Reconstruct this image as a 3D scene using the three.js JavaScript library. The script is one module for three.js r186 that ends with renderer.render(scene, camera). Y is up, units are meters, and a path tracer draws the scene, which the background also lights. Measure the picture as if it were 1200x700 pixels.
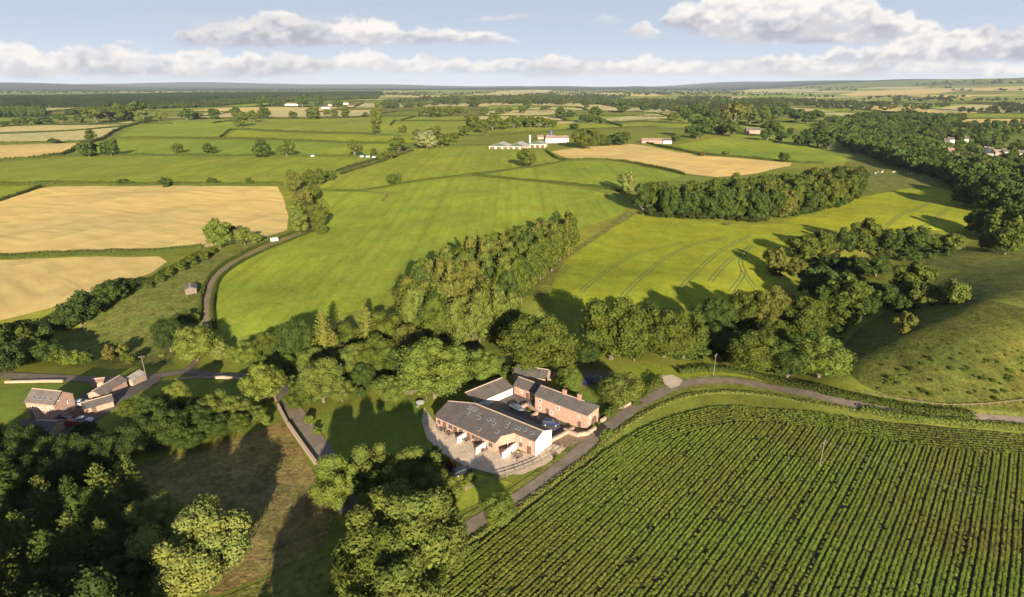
import * as THREE from 'three';
import { mergeGeometries } from 'three/addons/utils/BufferGeometryUtils.js';

const T0 = Date.now(), lap = (s) => console.log(s, ((Date.now() - T0) / 1000).toFixed(1));
// ---------------------------------------------------------------- camera
const scene = new THREE.Scene();
const EYE = 80, FOCAL = 690, TILT = Math.atan(250 / FOCAL);            // drone height in metres, lens
const camera = new THREE.PerspectiveCamera(2 * Math.atan(350 / FOCAL) * 180 / Math.PI, 1200 / 700, 0.5, 60000);
camera.position.set(0, EYE, 0);
camera.rotation.x = -TILT;
const renderer = new THREE.WebGLRenderer({ antialias: true });
renderer.setSize(1024, 597);
renderer.toneMapping = THREE.LinearToneMapping;
renderer.toneMappingExposure = 2.5;
renderer.shadowMap.enabled = true;

// ---------------------------------------------------------------- random numbers and noise
function rng(seed) { let a = seed >>> 0; return () => { a = (a + 0x6D2B79F5) >>> 0; let t = Math.imul(a ^ (a >>> 15), 1 | a); t = (t + Math.imul(t ^ (t >>> 7), 61 | t)) ^ t; return ((t ^ (t >>> 14)) >>> 0) / 4294967296; }; }
const hash = (i, j, s) => { let h = Math.imul(i, 374761393) + Math.imul(j, 668265263) + Math.imul(s, 1442695041); h = Math.imul(h ^ (h >>> 13), 1274126177); h ^= h >>> 16; return (h >>> 0) / 4294967296; };
const sm = (t) => t * t * (3 - 2 * t);
function vnoise(x, y, s = 1, per = 0) {
  const i = Math.floor(x), j = Math.floor(y), u = sm(x - i), v = sm(y - j), w = per ? (k) => ((k % per) + per) % per : (k) => k;
  const a = hash(w(i), w(j), s), b = hash(w(i + 1), w(j), s), c = hash(w(i), w(j + 1), s), d = hash(w(i + 1), w(j + 1), s);
  return a + (b - a) * u + (c - a) * v + (a - b - c + d) * u * v;
}
function fbm(x, y, oct = 4, s = 1, per = 0) { let v = 0, a = 0.5, t = 0; for (let o = 0; o < oct; o++) { v += a * vnoise(x, y, s + o * 7, per); t += a; a *= 0.5; x *= 2; y *= 2; per *= 2; } return v / t; }
const clamp = (x, a = 0, b = 1) => Math.min(b, Math.max(a, x));
const step = (a, b, x) => sm(clamp((x - a) / (b - a)));
const lerp = (a, b, t) => a + (b - a) * t;
const lin = (pts, x) => { if (x <= pts[0][0]) return pts[0][1]; for (let i = 1; i < pts.length; i++) if (x <= pts[i][0]) return lerp(pts[i - 1][1], pts[i][1], (x - pts[i - 1][0]) / (pts[i][0] - pts[i - 1][0])); return pts[pts.length - 1][1]; };

// ---------------------------------------------------------------- sun
const SUN_AZ = 16 * Math.PI / 180, SUN_EL = 20 * Math.PI / 180;          // behind the camera, a little to the right
const sunDir = new THREE.Vector3(Math.sin(SUN_AZ) * Math.cos(SUN_EL), Math.sin(SUN_EL), Math.cos(SUN_AZ) * Math.cos(SUN_EL));
const sun = new THREE.DirectionalLight(new THREE.Color().setRGB(1, 0.87, 0.67), 5);
sun.position.copy(sunDir).multiplyScalar(900); sun.target.position.set(0, 0, -200);
sun.castShadow = true; sun.shadow.mapSize.set(4096, 4096);
Object.assign(sun.shadow.camera, { left: -500, right: 500, top: 400, bottom: -400, near: 10, far: 3000 });
scene.add(sun, sun.target);

// ---------------------------------------------------------------- sky: blue evening air with banks of cumulus all round
{
  const W = 4096, Hh = 2048, data = new Float32Array(W * Hh * 4);
  // cloud banks, sizes in tenths of a degree: [extent and height of the tops], height of the base
  const banks = [
    { top: [[-140, 60], [-60, 62], [0, 56], [30, 53], [52, 63], [75, 66], [100, 58], [150, 61], [200, 64], [240, 61], [300, 65], [350, 70], [400, 69], [430, 66], [470, 68], [560, 72], [640, 70], [700, 74], [760, 70], [830, 76], [900, 70], [1000, 74], [1100, 72], [1200, 76], [1334, 62]], base: [[-140, 92], [300, 92], [450, 86], [700, 90], [1334, 92]], grey: 0.8, s: 3 },
    { top: [[200, 56], [215, 49], [240, 38], [270, 34], [300, 36], [322, 29], [345, 20], [365, 26], [385, 33], [410, 27], [440, 35], [480, 42], [540, 45], [580, 44], [612, 54]], base: [[200, 56], [330, 59], [450, 57], [612, 54]], grey: 1, s: 11 },
    { top: [[762, 36], [775, 25], [800, 16], [820, 5], [838, 2], [860, 6], [880, 9], [905, 8], [930, 2], [955, 2], [985, 9], [1010, 16], [1035, 24], [1060, 30], [1085, 38], [1108, 48]], base: [[762, 38], [800, 46], [870, 55], [1000, 57], [1108, 48]], grey: 1, s: 23 },
    { top: [[728, 44], [736, 36], [748, 33], [760, 38], [768, 47]], base: [[728, 45], [750, 51], [768, 47]], grey: 0.7, s: 31 },
    { top: [[935, 76], [975, 62], [1020, 54], [1060, 50], [1110, 44], [1150, 40], [1190, 40], [1240, 32], [1290, 38], [1334, 60]], base: [[935, 77], [1050, 78], [1200, 74], [1334, 62]], grey: 1.15, s: 41 },
    { top: [[138, 57], [150, 53], [162, 54], [176, 58]], base: [[138, 58], [160, 60], [176, 58]], grey: 0.9, s: 51, thin: 0.5 },
    { top: [[545, 34], [580, 30], [622, 27]], base: [[545, 35], [580, 34], [622, 28]], grey: 0.4, s: 53, thin: 0.6 },
    { top: [[690, 33], [705, 28], [722, 33]], base: [[690, 34], [705, 35], [722, 34]], grey: 0.5, s: 55, thin: 0.5 },
    { top: [[-140, 40], [-90, 24], [-60, 20], [-30, 34], [-8, 48]], base: [[-140, 56], [-60, 56], [-8, 49]], grey: 1, s: 61 },
    { top: [[1225, 30], [1270, 6], [1334, 40]], base: [[1225, 34], [1334, 48]], grey: 1, s: 67 },
  ];
  const q = Math.PI / 2;
  for (const c of banks) c.hi = Math.min(...c.top.map((t) => t[1])) - 14;
  for (let j = 0; j < Hh; j++) {
    const el = ((j + 0.5) / Hh - 0.5) * Math.PI, deg = el * 180 / Math.PI;
    const up = clamp(deg / 90);
    const k = Math.pow(up, 0.46);
    let r0 = lerp(0.80, 0.045, k), g0 = lerp(0.92, 0.11, k), b0 = lerp(1.08, 0.26, k);
    // a pale band of moist air low over the land
    const hz = Math.exp(-Math.max(deg, 0) / 2.2);
    r0 = lerp(r0, 0.98, hz * 0.7); g0 = lerp(g0, 1.0, hz * 0.7); b0 = lerp(b0, 1.05, hz * 0.7);
    for (let i = 0; i < W; i++) {
      const o = (j * W + i) * 4, ang = ((i + 0.5) / W - 0.5) * 2 * Math.PI;
      let r = r0, g = g0, b = b0;
      if (deg > -0.5 && deg < 9.5) {
        const az = ang + q;                                           // 0 in front of the camera
        const a4 = az - Math.round(az / q) * q;                       // the pattern of banks comes round four times
        const lap = Math.round(az / q) & 3;
        const X = 600 + 734 * Math.tan(a4) , Y = 100 - 734 * Math.tan(el) / Math.cos(a4) * 0.96;
        const nx = X + lap * 1500;
        // thin streaks of high haze
        const st = step(0.5, 0.85, fbm(nx / 260, Y / 16, 4, 91)) * step(8.5, 4, deg) * 0.3;
        r = lerp(r, 0.78, st); g = lerp(g, 0.78, st); b = lerp(b, 0.80, st);
        for (const c of banks) {
          const T = c.top, x0 = T[0][0], x1 = T[T.length - 1][0];
          if (X < x0 - 16 || X > x1 + 16 || Y > 104 || Y < c.hi) continue;
          const wx = (fbm(nx / 22, Y / 12, 3, c.s + 2) - 0.5) * 14;
          const XX = clamp(X, -134, 1334) + (x1 - x0 > 1000 ? 0 : wx);
          if (XX < x0 - 8 || XX > x1 + 8 || Y > 104) continue;
          let top = lin(T, XX), base = lin(c.base, XX);
          const thick = base - top;
          top += (fbm(nx / 15, Y / 10, 6, c.s) - 0.5) * Math.min(24, 5 + thick * 0.75);
          base += (fbm(nx / 40, Y / 6, 4, c.s + 5) - 0.5) * 12;
          const al = step(-1.6, 3.0, Y - top) * step(-4.0, 6.0, base - Y) * (0.72 + 0.28 * step(0.3, 0.55, fbm(nx / 20, Y / 7, 4, c.s + 17))) * (c.thin ?? 1) * step(0, 5, thick + 2);
          if (al <= 0) continue;
          const t = clamp((Y - top) / Math.max(6, base - top));
          const bill = fbm(nx / 12 + t, Y / 7, 6, c.s + 9), bill2 = fbm(nx / 60, Y / 20, 3, c.s + 13);
          let lit = clamp(1.02 - c.grey * (0.75 * step(0.1, 0.95, t + (bill - 0.5) * 1.5) + 0.45 * (step(0.4, 0.7, bill2))) + 0.1);
          r = lerp(r, lerp(0.55, 1.12, lit), al); g = lerp(g, lerp(0.56, 1.06, lit), al); b = lerp(b, lerp(0.64, 1.01, lit), al);
        }
      }
      data[o] = r * 0.355; data[o + 1] = g * 0.355; data[o + 2] = b * 0.355; data[o + 3] = 1;
    }
  }
  const tex = new THREE.DataTexture(data, W, Hh, THREE.RGBAFormat, THREE.FloatType);
  tex.mapping = THREE.EquirectangularReflectionMapping; tex.magFilter = THREE.LinearFilter; tex.minFilter = THREE.LinearFilter; tex.needsUpdate = true;
  scene.background = tex; scene.environment = tex;
}



// ---------------------------------------------------------------- bookkeeping
const used = new Map();
function numbered(name) { const n = used.get(name) ?? 0; used.set(name, n + 1); return n ? name + '_' + String(n).padStart(3, '0') : name; }
function tag(o, label, category, group, kind) { o.userData = {}; if (label) o.userData.label = label; if (category) o.userData.category = category; if (group) o.userData.group = group; if (kind) o.userData.kind = kind; return o; }
function shade(o) { o.traverse((m) => { if (m.isMesh) { m.castShadow = true; m.receiveShadow = true; } }); return o; }
function top(name, o, label, category, group, kind) { o.name = numbered(name); tag(o, label, category, group, kind); scene.add(o); return shade(o); }
function part(name, geo, mat, parent) { const m = new THREE.Mesh(geo, mat); m.name = name; m.castShadow = m.receiveShadow = true; parent.add(m); return m; }
const std = (r, g, b, rough = 0.9, extra = {}) => new THREE.MeshStandardMaterial({ color: new THREE.Color().setRGB(r, g, b), roughness: rough, ...extra });

// ---------------------------------------------------------------- the lie of the land; d is metres ahead of the drone
const cross = (ax, ay, bx, by) => ax * by - ay * bx;
const segDist = (x, d, pts) => { let best = 1e9; for (let i = 1; i < pts.length; i++) { const [ax, ad] = pts[i - 1], [bx, bd] = pts[i], ux = bx - ax, ud = bd - ad, t = clamp(((x - ax) * ux + (d - ad) * ud) / (ux * ux + ud * ud)); best = Math.min(best, Math.hypot(x - ax - ux * t, d - ad - ud * t)); } return best; };
const beck = [[-160, 190], [-95, 172], [-45, 168], [-8, 178], [30, 196], [70, 208], [105, 226], [140, 258], [200, 300], [290, 345], [420, 380]];
const crest = [[84, 131, 0.5], [94, 140, 4.5], [111, 153, 9], [132, 167, 11], [160, 180, 11.5], [230, 200, 11], [330, 220, 7]];
function land(x, d) {
  let h = 0;
  const flat = step(34, 80, Math.hypot(x - 4, d - 128));                         // the yard is level
  const far = Math.hypot(x, d);
  h += flat * (fbm(x / 70 + 5, d / 70 + 3, 3, 5) - 0.5) * 3.2;
  const b = segDist(x, d, beck);
  h -= 4.2 * Math.exp(-b * b / (2 * 15 * 15)) * flat;
  // grassy knoll on the right: from the lane up to a crest, then steeply down to the stream meadow
  if (x > 40 && x < 420 && d > 60 && d < 340) {
    let best = 1e9, s = 0, hc = 0, cxx = 0;
    for (let i = 1; i < crest.length; i++) { const [ax, ad, ah] = crest[i - 1], [bx, bd, bh] = crest[i], ux = bx - ax, ud = bd - ad, t = clamp(((x - ax) * ux + (d - ad) * ud) / (ux * ux + ud * ud)), q = Math.hypot(x - ax - ux * t, d - ad - ud * t); if (q < best) { best = q; s = cross(ux, ud, x - ax, d - ad) > 0 ? q : -q; hc = lerp(ah, bh, t); cxx = ax + ux * t; } }
    const back = lerp(22, 75, step(135, 215, cxx));
    h += hc * (s > 0 ? 1 - step(0, back, s) : 1 - step(0, 40, -s)) * (1 - 0.12 * Math.exp(-s * s / 40));
  }
  h += 6 * step(300, 560, d) * step(600, 200, Math.abs(x + 40)) ;                // the farm fields rise gently behind the wood
  h += (fbm(x / 420 + 9, d / 420 + 2, 3, 15) - 0.5) * 5 * step(250, 700, far);
  h += 11 * step(1850, 2700, d) * step(-300, -1300, x) * step(6500, 4200, d);     // plateau with the conifer plantation
  h += (fbm(x / 1900 + 4, d / 1500, 3, 25) - 0.5) * 14 * step(1900, 5200, far);
  h += 175 * step(2700, 6200, x - 0.10 * d) * step(3000, 6000, far) * (0.75 + 0.4 * fbm(x / 2600, d / 2600, 3, 35));   // hill on the right
  const fell = (c, w, d0, dw, H) => H * Math.exp(-(((x / d - c) / w) ** 2)) * step(d0 - dw, d0, d) * step(d0 + 3 * dw, d0 + dw, d);
  if (d > 8000) {
    h += fell(-0.80, 0.17, 13500, 3000, 105) * (0.8 + 0.4 * fbm(x / 1500, 3, 3, 45)) + fell(-0.50, 0.22, 20500, 2500, 140) * (0.85 + 0.3 * fbm(x / 2600, 7, 3, 46)) + fell(-0.2, 0.1, 21000, 2500, 60) + fell(-1.15, 0.22, 20500, 2500, 170);
    h += fell(0.08, 0.05, 15000, 3000, 30) + fell(0.2, 0.03, 15500, 3000, 30) + fell(0.0, 0.06, 17500, 3000, 20);
  }
  return h;
}
const y0 = (x, z) => land(x, -z);
// grid lines, 4 m apart near the camera and wider farther off
const XS = [0]; { let s = 4; while (XS[XS.length - 1] < 26000) { const l = XS[XS.length - 1]; if (l > 150) s *= 1.055; XS.push(l + s); } }
const GX = [...XS.slice(1).map((x) => -x).reverse(), ...XS];
const GD = []; { let d = -420; while (d < 20) { GD.push(d); d += 22; } d = 20; let s = 4; while (d < 24500) { GD.push(d); if (d > 420) s = Math.min(s * 1.042, 420); d += s; } }
const NX = GX.length, ND = GD.length, GH = new Float32Array(NX * ND);
for (let j = 0; j < ND; j++) for (let i = 0; i < NX; i++) GH[j * NX + i] = land(GX[i], GD[j]);
const find = (A, v) => { let lo = 0, hi = A.length - 2; while (lo < hi) { const m = (lo + hi + 1) >> 1; if (A[m] <= v) lo = m; else hi = m - 1; } return lo; };
function height(x, z) {                                                              // height of the built surface
  const d = -z, i = find(GX, x), j = find(GD, d), u = clamp((x - GX[i]) / (GX[i + 1] - GX[i])), v = clamp((d - GD[j]) / (GD[j + 1] - GD[j]));
  const a = GH[j * NX + i], b = GH[j * NX + i + 1], c = GH[(j + 1) * NX + i], e = GH[(j + 1) * NX + i + 1];
  return u >= v ? a + (b - a) * u + (e - b) * v : a + (c - a) * v + (e - c) * u;      // same diagonal as the triangles
}
// surveying: where the line of sight through a point of the survey picture (1200 x 700) meets the land, at a height over it
function at(px, py, over = 0) {
  const a = (px - 600) / FOCAL, b = (350 - py) / FOCAL, dy = -Math.sin(TILT) + b * Math.cos(TILT), dd = Math.cos(TILT) + b * Math.sin(TILT);
  let t = 30, p = 30;
  const f = (s) => EYE + dy * s - over - height(a * s, -dd * s);
  while (t < 24000 && f(t) > 0) { p = t; t *= 1.006; }
  for (let k = 0; k < 24; k++) { const m = (p + t) / 2; if (f(m) > 0) p = m; else t = m; }
  return { x: a * t, z: -dd * t, t };
}
const flatAt = (list) => list.map(([px, py]) => { const p = at(px, py); return [p.x, -p.z]; });
const smooth = (pts, closed = false, n = 6) => {
  const c = new THREE.CatmullRomCurve3(pts.map(([x, d]) => new THREE.Vector3(x, 0, d)), closed, 'centripetal');
  return c.getPoints(pts.length * n).slice(0, closed ? -1 : undefined).map((v) => [v.x, v.z]);
};

// ---------------------------------------------------------------- sheets laid on the land
function inside(x, y, poly) { let r = false; for (let i = 0, j = poly.length - 1; i < poly.length; j = i++) { const [xi, yi] = poly[i], [xj, yj] = poly[j]; if ((yi > y) !== (yj > y) && x < (xj - xi) * (y - yi) / (yj - yi) + xi) r = !r; } return r; }
function clipTo(poly, tri) {
  let out = poly;
  for (let e = 0; e < 3 && out.length; e++) {
    const [ax, ay] = tri[e], [bx, by] = tri[(e + 1) % 3], src = out; out = [];
    const side = (p) => cross(bx - ax, by - ay, p[0] - ax, p[1] - ay);
    for (let i = 0; i < src.length; i++) {
      const p = src[i], q = src[(i + 1) % src.length], sp = side(p), sq = side(q);
      if (sp >= 0) out.push(p);
      if ((sp >= 0) !== (sq >= 0)) { const t = sp / (sp - sq); out.push([p[0] + (q[0] - p[0]) * t, p[1] + (q[1] - p[1]) * t]); }
    }
  }
  return out;
}
function drape(poly, lift, uvTurn = 0, tint = null) {
  const pos = [], uv = [], col = [], idx = [];
  const xs = poly.map((p) => p[0]), ds = poly.map((p) => p[1]);
  const i0 = find(GX, Math.min(...xs)), i1 = find(GX, Math.max(...xs)), j0 = find(GD, Math.min(...ds)), j1 = find(GD, Math.max(...ds));
  const c = Math.cos(uvTurn), s = Math.sin(uvTurn), key = new Map();
  const vert = (x, d) => {
    const k = x.toFixed(3) + ',' + d.toFixed(3);
    if (key.has(k)) return key.get(k);
    const n = pos.length / 3; key.set(k, n);
    pos.push(x, height(x, -d) + lift + Math.max(0, Math.hypot(x, d) - 300) * 0.00016 * (lift / 0.05), -d); uv.push(x * c + d * s, -x * s + d * c);
    if (tint) col.push(...tint(x, d));
    return n;
  };
  const minArea = 1e-4;
  for (let j = j0; j <= j1; j++) for (let i = i0; i <= i1; i++) {
    const xa = GX[i], xb = GX[i + 1], da = GD[j], db = GD[j + 1];
    let touch = false;
    for (let k = 0; k < poly.length && !touch; k++) { const [ax, ad] = poly[k], [bx, bd] = poly[(k + 1) % poly.length]; if (Math.max(ax, bx) >= xa && Math.min(ax, bx) <= xb && Math.max(ad, bd) >= da && Math.min(ad, bd) <= db) touch = true; }
    const tris = [[[xa, da], [xb, da], [xb, db]], [[xa, da], [xb, db], [xa, db]]];
    if (!touch) {
      if (!inside((xa + xb) / 2, (da + db) / 2, poly)) continue;
      for (const t of tris) idx.push(...t.map(([x, d]) => vert(x, d)));
      continue;
    }
    for (const t of tris) {
      const p = clipTo(poly, t);
      if (p.length < 3) continue;
      const v = p.map(([x, d]) => new THREE.Vector2(x, d)).filter((q, n, L) => q.distanceTo(L[(n + 1) % L.length]) > 1e-5);
      if (v.length < 3) continue;
      for (const f of THREE.ShapeUtils.triangulateShape(v, [])) {
        const [A, B, C] = f.map((n) => v[n]);
        const ar = cross(B.x - A.x, B.y - A.y, C.x - A.x, C.y - A.y);
        if (Math.abs(ar) < minArea) continue;
        const q = ar > 0 ? [A, B, C] : [A, C, B];
        idx.push(...q.map((w) => vert(w.x, w.y)));
      }
    }
  }
  const g = new THREE.BufferGeometry();
  g.setAttribute('position', new THREE.Float32BufferAttribute(pos, 3));
  g.setAttribute('uv', new THREE.Float32BufferAttribute(uv, 2));
  if (tint) g.setAttribute('color', new THREE.Float32BufferAttribute(col, 3));
  g.setIndex(idx); g.computeVertexNormals();
  return g;
}
function ribbon(line, width) {                                                      // outline of a strip along a line
  const L = [], R = [];
  line.forEach(([x, d], i) => {
    const [ax, ad] = line[Math.max(0, i - 1)], [bx, bd] = line[Math.min(line.length - 1, i + 1)], l = Math.hypot(bx - ax, bd - ad) || 1, w = (typeof width === 'function' ? width(i / (line.length - 1)) : width) / 2;
    L.push([x - (bd - ad) / l * w, d + (bx - ax) / l * w]); R.push([x + (bd - ad) / l * w, d - (bx - ax) / l * w]);
  });
  return [...L, ...R.reverse()];
}

// ---------------------------------------------------------------- textures of surfaces
function texture(n, fn, srgb = false) {
  const d = new Uint8Array(n * n * 4);
  for (let j = 0; j < n; j++) for (let i = 0; i < n; i++) { const c = fn(i / n, j / n), o = (j * n + i) * 4; d[o] = clamp(c[0]) * 255; d[o + 1] = clamp(c[1]) * 255; d[o + 2] = clamp(c[2]) * 255; d[o + 3] = 255; }
  const t = new THREE.DataTexture(d, n, n); t.wrapS = t.wrapT = THREE.RepeatWrapping; t.magFilter = THREE.LinearFilter; t.minFilter = THREE.LinearMipmapLinearFilter; t.generateMipmaps = true; t.needsUpdate = true;
  if (srgb) t.colorSpace = THREE.SRGBColorSpace;
  return t;
}
const sized = (t, metres, my = metres) => { const c = t.clone(); c.repeat.set(1 / metres, 1 / my); c.needsUpdate = true; return c; };
const grassTex = texture(768, (u, v) => {
  const a = fbm(u * 8, v * 8, 6, 101, 8), b = fbm(u * 64, v * 64, 3, 131, 64), c = vnoise(u * 256, v * 256, 141, 256), y = fbm(u * 5, v * 5, 4, 151, 5);
  const l = 0.70 + (a - 0.5) * 0.35 + (b - 0.5) * 0.35 + (c - 0.5) * 0.22, s = step(0.45, 0.8, y);
  return [l * (1 + 0.10 * s), l, l * (1 - 0.05 * s)];
});
const mownTex = texture(768, (u, v) => {                                           // grass with faint mowing and spreading lines along v
  const a = fbm(u * 10, v * 5, 6, 161, 10 * 5), b = fbm(u * 64, v * 64, 3, 131, 64), c = vnoise(u * 256, v * 256, 141, 256), y = fbm(u * 5, v * 5, 4, 171, 5), s = Math.sin(u * 6.2832 * 9 + 1.5 * fbm(u * 3, v * 3, 2, 175, 3)), e = step(0.9, 1, Math.abs(s));
  const l = 0.72 + (a - 0.5) * 0.36 + (b - 0.5) * 0.3 + (c - 0.5) * 0.2 + s * 0.022 - e * 0.05, w = step(0.5, 0.8, y);
  return [l * (1 + 0.09 * w), l, l * (1 - 0.04 * w)];
});
const roughTex = texture(768, (u, v) => {                                          // tussocks, dead stems, docks
  const a = fbm(u * 10, v * 10, 6, 201, 10), t = fbm(u * 44, v * 44, 3, 211, 44), y = fbm(u * 7, v * 7, 5, 221, 7), c = vnoise(u * 230, v * 230, 231, 230);
  const l = 0.62 + (a - 0.5) * 0.55 + (t - 0.5) * 0.6 + (c - 0.5) * 0.2, s = step(0.46, 0.62, y) * (0.5 + t);
  return [l * (1 + 0.16 * s), l * (1 + 0.02 * s), l * (1 + 0.15 * s)];
});
const tussockBump = texture(512, (u, v) => { const a = fbm(u * 40, v * 40, 4, 251, 40); return [a, a, a]; });
const strawTex = texture(768, (u, v) => {                                          // ripe corn, drilled along v, with greener and lodged patches
  const a = fbm(u * 14, v * 4, 6, 301, 4 * 14), r = 0.5 + 0.5 * Math.sin(u * Math.PI * 2 * 60 + 2 * fbm(u * 6, v * 3, 3, 305, 6)), g = step(0.6, 0.8, fbm(u * 9, v * 3, 5, 311, 9)), c = vnoise(u * 250, v * 250, 321, 250);
  const l = 0.74 + (a - 0.5) * 0.4 + (r - 0.5) * 0.05 + (c - 0.5) * 0.14;
  return [l * (1 - 0.12 * g), l * (1 - 0.02 * g), l * (1 - 0.1 * g)];
});
const soilTex = texture(512, (u, v) => { const a = fbm(u * 12, v * 12, 5, 401, 12), c = vnoise(u * 128, v * 128, 411, 128), l = 0.65 + (a - 0.5) * 0.5 + (c - 0.5) * 0.35; return [l, l * 0.99, l * 0.98]; });
const tarTex = texture(512, (u, v) => { const a = fbm(u * 6, v * 6, 5, 421, 6), c = vnoise(u * 170, v * 170, 431, 170), l = 0.72 + (a - 0.5) * 0.45 + (c - 0.5) * 0.2; return [l * 1.02, l, l * 0.97]; });
const slateTex = texture(512, (u, v) => {                                           // 8 m of slates
  const row = Math.floor(v * 34), cell = Math.floor(u * 24 + (row % 2) * 0.5), k = hash(((cell % 24) + 24) % 24, row, 451), e = (v * 34) % 1 < 0.13 ? 0.72 : 1, w = fbm(u * 7, v * 7, 4, 461, 7);
  const l = (0.62 + k * 0.28 + (w - 0.5) * 0.4) * e; return [l * (1 + 0.1 * (w - 0.4)), l, l];
});
const brickTex = texture(512, (u, v) => {                                           // 3 m of red sandstone rubble and brick, too small to tell apart from here
  const row = Math.floor(v * 30), o = (row % 2) * 0.5, cell = Math.floor(u * 12 + o), k = hash(((cell % 12) + 12) % 12, row, 471), m = ((v * 30) % 1 < 0.16 || (u * 12 + o) % 1 < 0.07) ? 1 : 0, w = fbm(u * 5, v * 5, 4, 481, 5);
  const l = 0.6 + k * 0.3 + (w - 0.5) * 0.35;
  return m ? [0.8, 0.78, 0.76] : [l * (1 + 0.05 * k), l * (0.96 + 0.1 * w), l * 0.95];
});
const plasterTex = texture(256, (u, v) => { const a = fbm(u * 6, v * 6, 5, 491, 6), l = 0.9 + (a - 0.5) * 0.2; return [l, l, l * 0.98]; });
const leafJit = rng(77);

const sheet = (r, g, b, tex, m, bump = null, bs = 0.1, bm = 8) => new THREE.MeshPhysicalMaterial({ color: new THREE.Color().setRGB(r, g, b), roughness: 1, specularIntensity: 0.08, map: sized(tex, m), vertexColors: true, ...(bump ? { bumpMap: sized(bump, bm), bumpScale: bs } : {}) });
const MAT = {
  pasture: sheet(0.235, 0.268, 0.044, grassTex, 38),
  meadow: sheet(0.290, 0.355, 0.042, mownTex, 72),
  ley: sheet(0.300, 0.345, 0.044, mownTex, 84),
  barley: sheet(0.33, 0.37, 0.034, grassTex, 44),
  rough: sheet(0.215, 0.235, 0.050, roughTex, 34, tussockBump, 0.14, 20),
  dry: sheet(0.265, 0.225, 0.075, roughTex, 30, tussockBump, 0.12, 20),
  wheat: sheet(0.74, 0.53, 0.195, strawTex, 70),
  stubble: sheet(0.60, 0.50, 0.22, strawTex, 80),
  lawn: sheet(0.19, 0.25, 0.04, grassTex, 16),
  soil: sheet(0.075, 0.074, 0.038, soilTex, 5),
  road: sheet(0.27, 0.222, 0.175, tarTex, 9),
  tar: sheet(0.15, 0.14, 0.13, tarTex, 7),
  gravel: sheet(0.80, 0.63, 0.46, soilTex, 4),
  hill: sheet(0.145, 0.165, 0.032, roughTex, 26, tussockBump, 0.14, 16),
  moor: sheet(0.085, 0.095, 0.050, roughTex, 400),
  earth: sheet(0.33, 0.24, 0.16, soilTex, 6),
};
const patchy = (s1, a1, s2, a2, seed, yellow = 0.12) => (x, d) => { const a = fbm(x / s1, d / s1, 4, seed) - 0.5, b = fbm(x / s2, d / s2, 3, seed + 3) - 0.5, l = 1 + a * a1 + b * a2, w = 1 + b * yellow * 2; return [l * w, l, l / w]; };

// ---------------------------------------------------------------- the land itself
{
  const pos = [], uv = [], col = [], idx = [], tint = patchy(30, 0.5, 160, 0.5, 501, 0.25);
  for (let j = 0; j < ND; j++) for (let i = 0; i < NX; i++) { pos.push(GX[i], GH[j * NX + i], -GD[j]); uv.push(GX[i], GD[j]); col.push(...tint(GX[i], GD[j])); }
  for (let j = 0; j < ND - 1; j++) for (let i = 0; i < NX - 1; i++) { const a = j * NX + i, b = a + 1, c = a + NX, e = c + 1; idx.push(a, b, e, a, e, c); }
  const g = new THREE.BufferGeometry();
  g.setAttribute('position', new THREE.Float32BufferAttribute(pos, 3)); g.setAttribute('uv', new THREE.Float32BufferAttribute(uv, 2)); g.setAttribute('color', new THREE.Float32BufferAttribute(col, 3));
  g.setIndex(idx); g.computeVertexNormals();
  top('ground', new THREE.Mesh(g, MAT.pasture), 'rough grassland running to the distant hills', null, null, 'structure');
}
console.log('ground', NX, ND);
let layer = 0;
function field(name, mat, px, label, { turn = 0, lift = 0.06, tint = patchy(22, 0.22, 110, 0.3, 600 + layer * 13), round = false, world = false } = {}) {
  layer++;
  let poly = world ? px : flatAt(px);
  if (round) poly = smooth(poly, true, 5);
  return top(name, new THREE.Mesh(drape(poly, lift, turn, tint), mat), label, null, null, 'structure');
}



// ---------------------------------------------------------------- patchwork of far fields between the woods (1.1 to 9 km off)
const farHedges = [];
{
  const R = rng(4242), rows = [];
  let d = 1150; while (d < 9500) { rows.push(d); d *= 1.155 + R() * 0.05; }
  const kinds = [[MAT.pasture, 'pasture'], [MAT.meadow, 'pasture'], [MAT.ley, 'pasture'], [MAT.stubble, 'stubble'], [MAT.rough, 'rough'], [MAT.wheat, 'corn']];
  const cols = rows.map((D) => { const c = []; let x = -D * 1.05 - 300; while (x < D * 1.05 + 300) { c.push(x); x += 190 + R() * 260 + D * 0.035; } return c; });
  let n = 0;
  for (let r = 0; r < rows.length - 1; r++) for (let k = 0; k < cols[r].length - 1; k++) {
    const wob = (x, dd) => [x + (vnoise(x / 300, dd / 300, 711) - 0.5) * 130, dd + (vnoise(x / 340, dd / 340, 712) - 0.5) * 0.13 * dd];
    const a = wob(cols[r][k] + 6, rows[r] + 4), b = wob(cols[r][k + 1] - 6, rows[r] + 4), m = wob((cols[r][k] + cols[r][k + 1]) / 2, rows[r] + 4), m2 = wob((cols[r][k] + cols[r][k + 1]) / 2, rows[r + 1] - 6), c = wob(cols[r][k + 1] - 6 + 30 * (R() - 0.5), rows[r + 1] - 6), e = wob(cols[r][k] + 6, rows[r + 1] - 6);
    const q = R(), right = a[0] > 0.25 * a[1];
    const kind = q < 0.16 ? 0 : q < 0.38 ? 1 : q < 0.60 ? 2 : q < 0.84 ? 3 : q < 0.92 ? 4 : 5; void right;
    field('far_field', kinds[kind][0], [a, m, b, c, m2, e], { stubble: 'pale cut field among far hedgerows', pasture: 'green field among far hedgerows', rough: 'olive rough field among far hedgerows', corn: 'golden field among far hedgerows' }[kinds[kind][1]], { world: true, lift: 0.05, turn: R() * 3 });
    n++;
    if (R() < 0.8) farHedges.push([e, m2, c]);
    if (R() < 0.7) farHedges.push([b, c]);
  }
 
}
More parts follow.
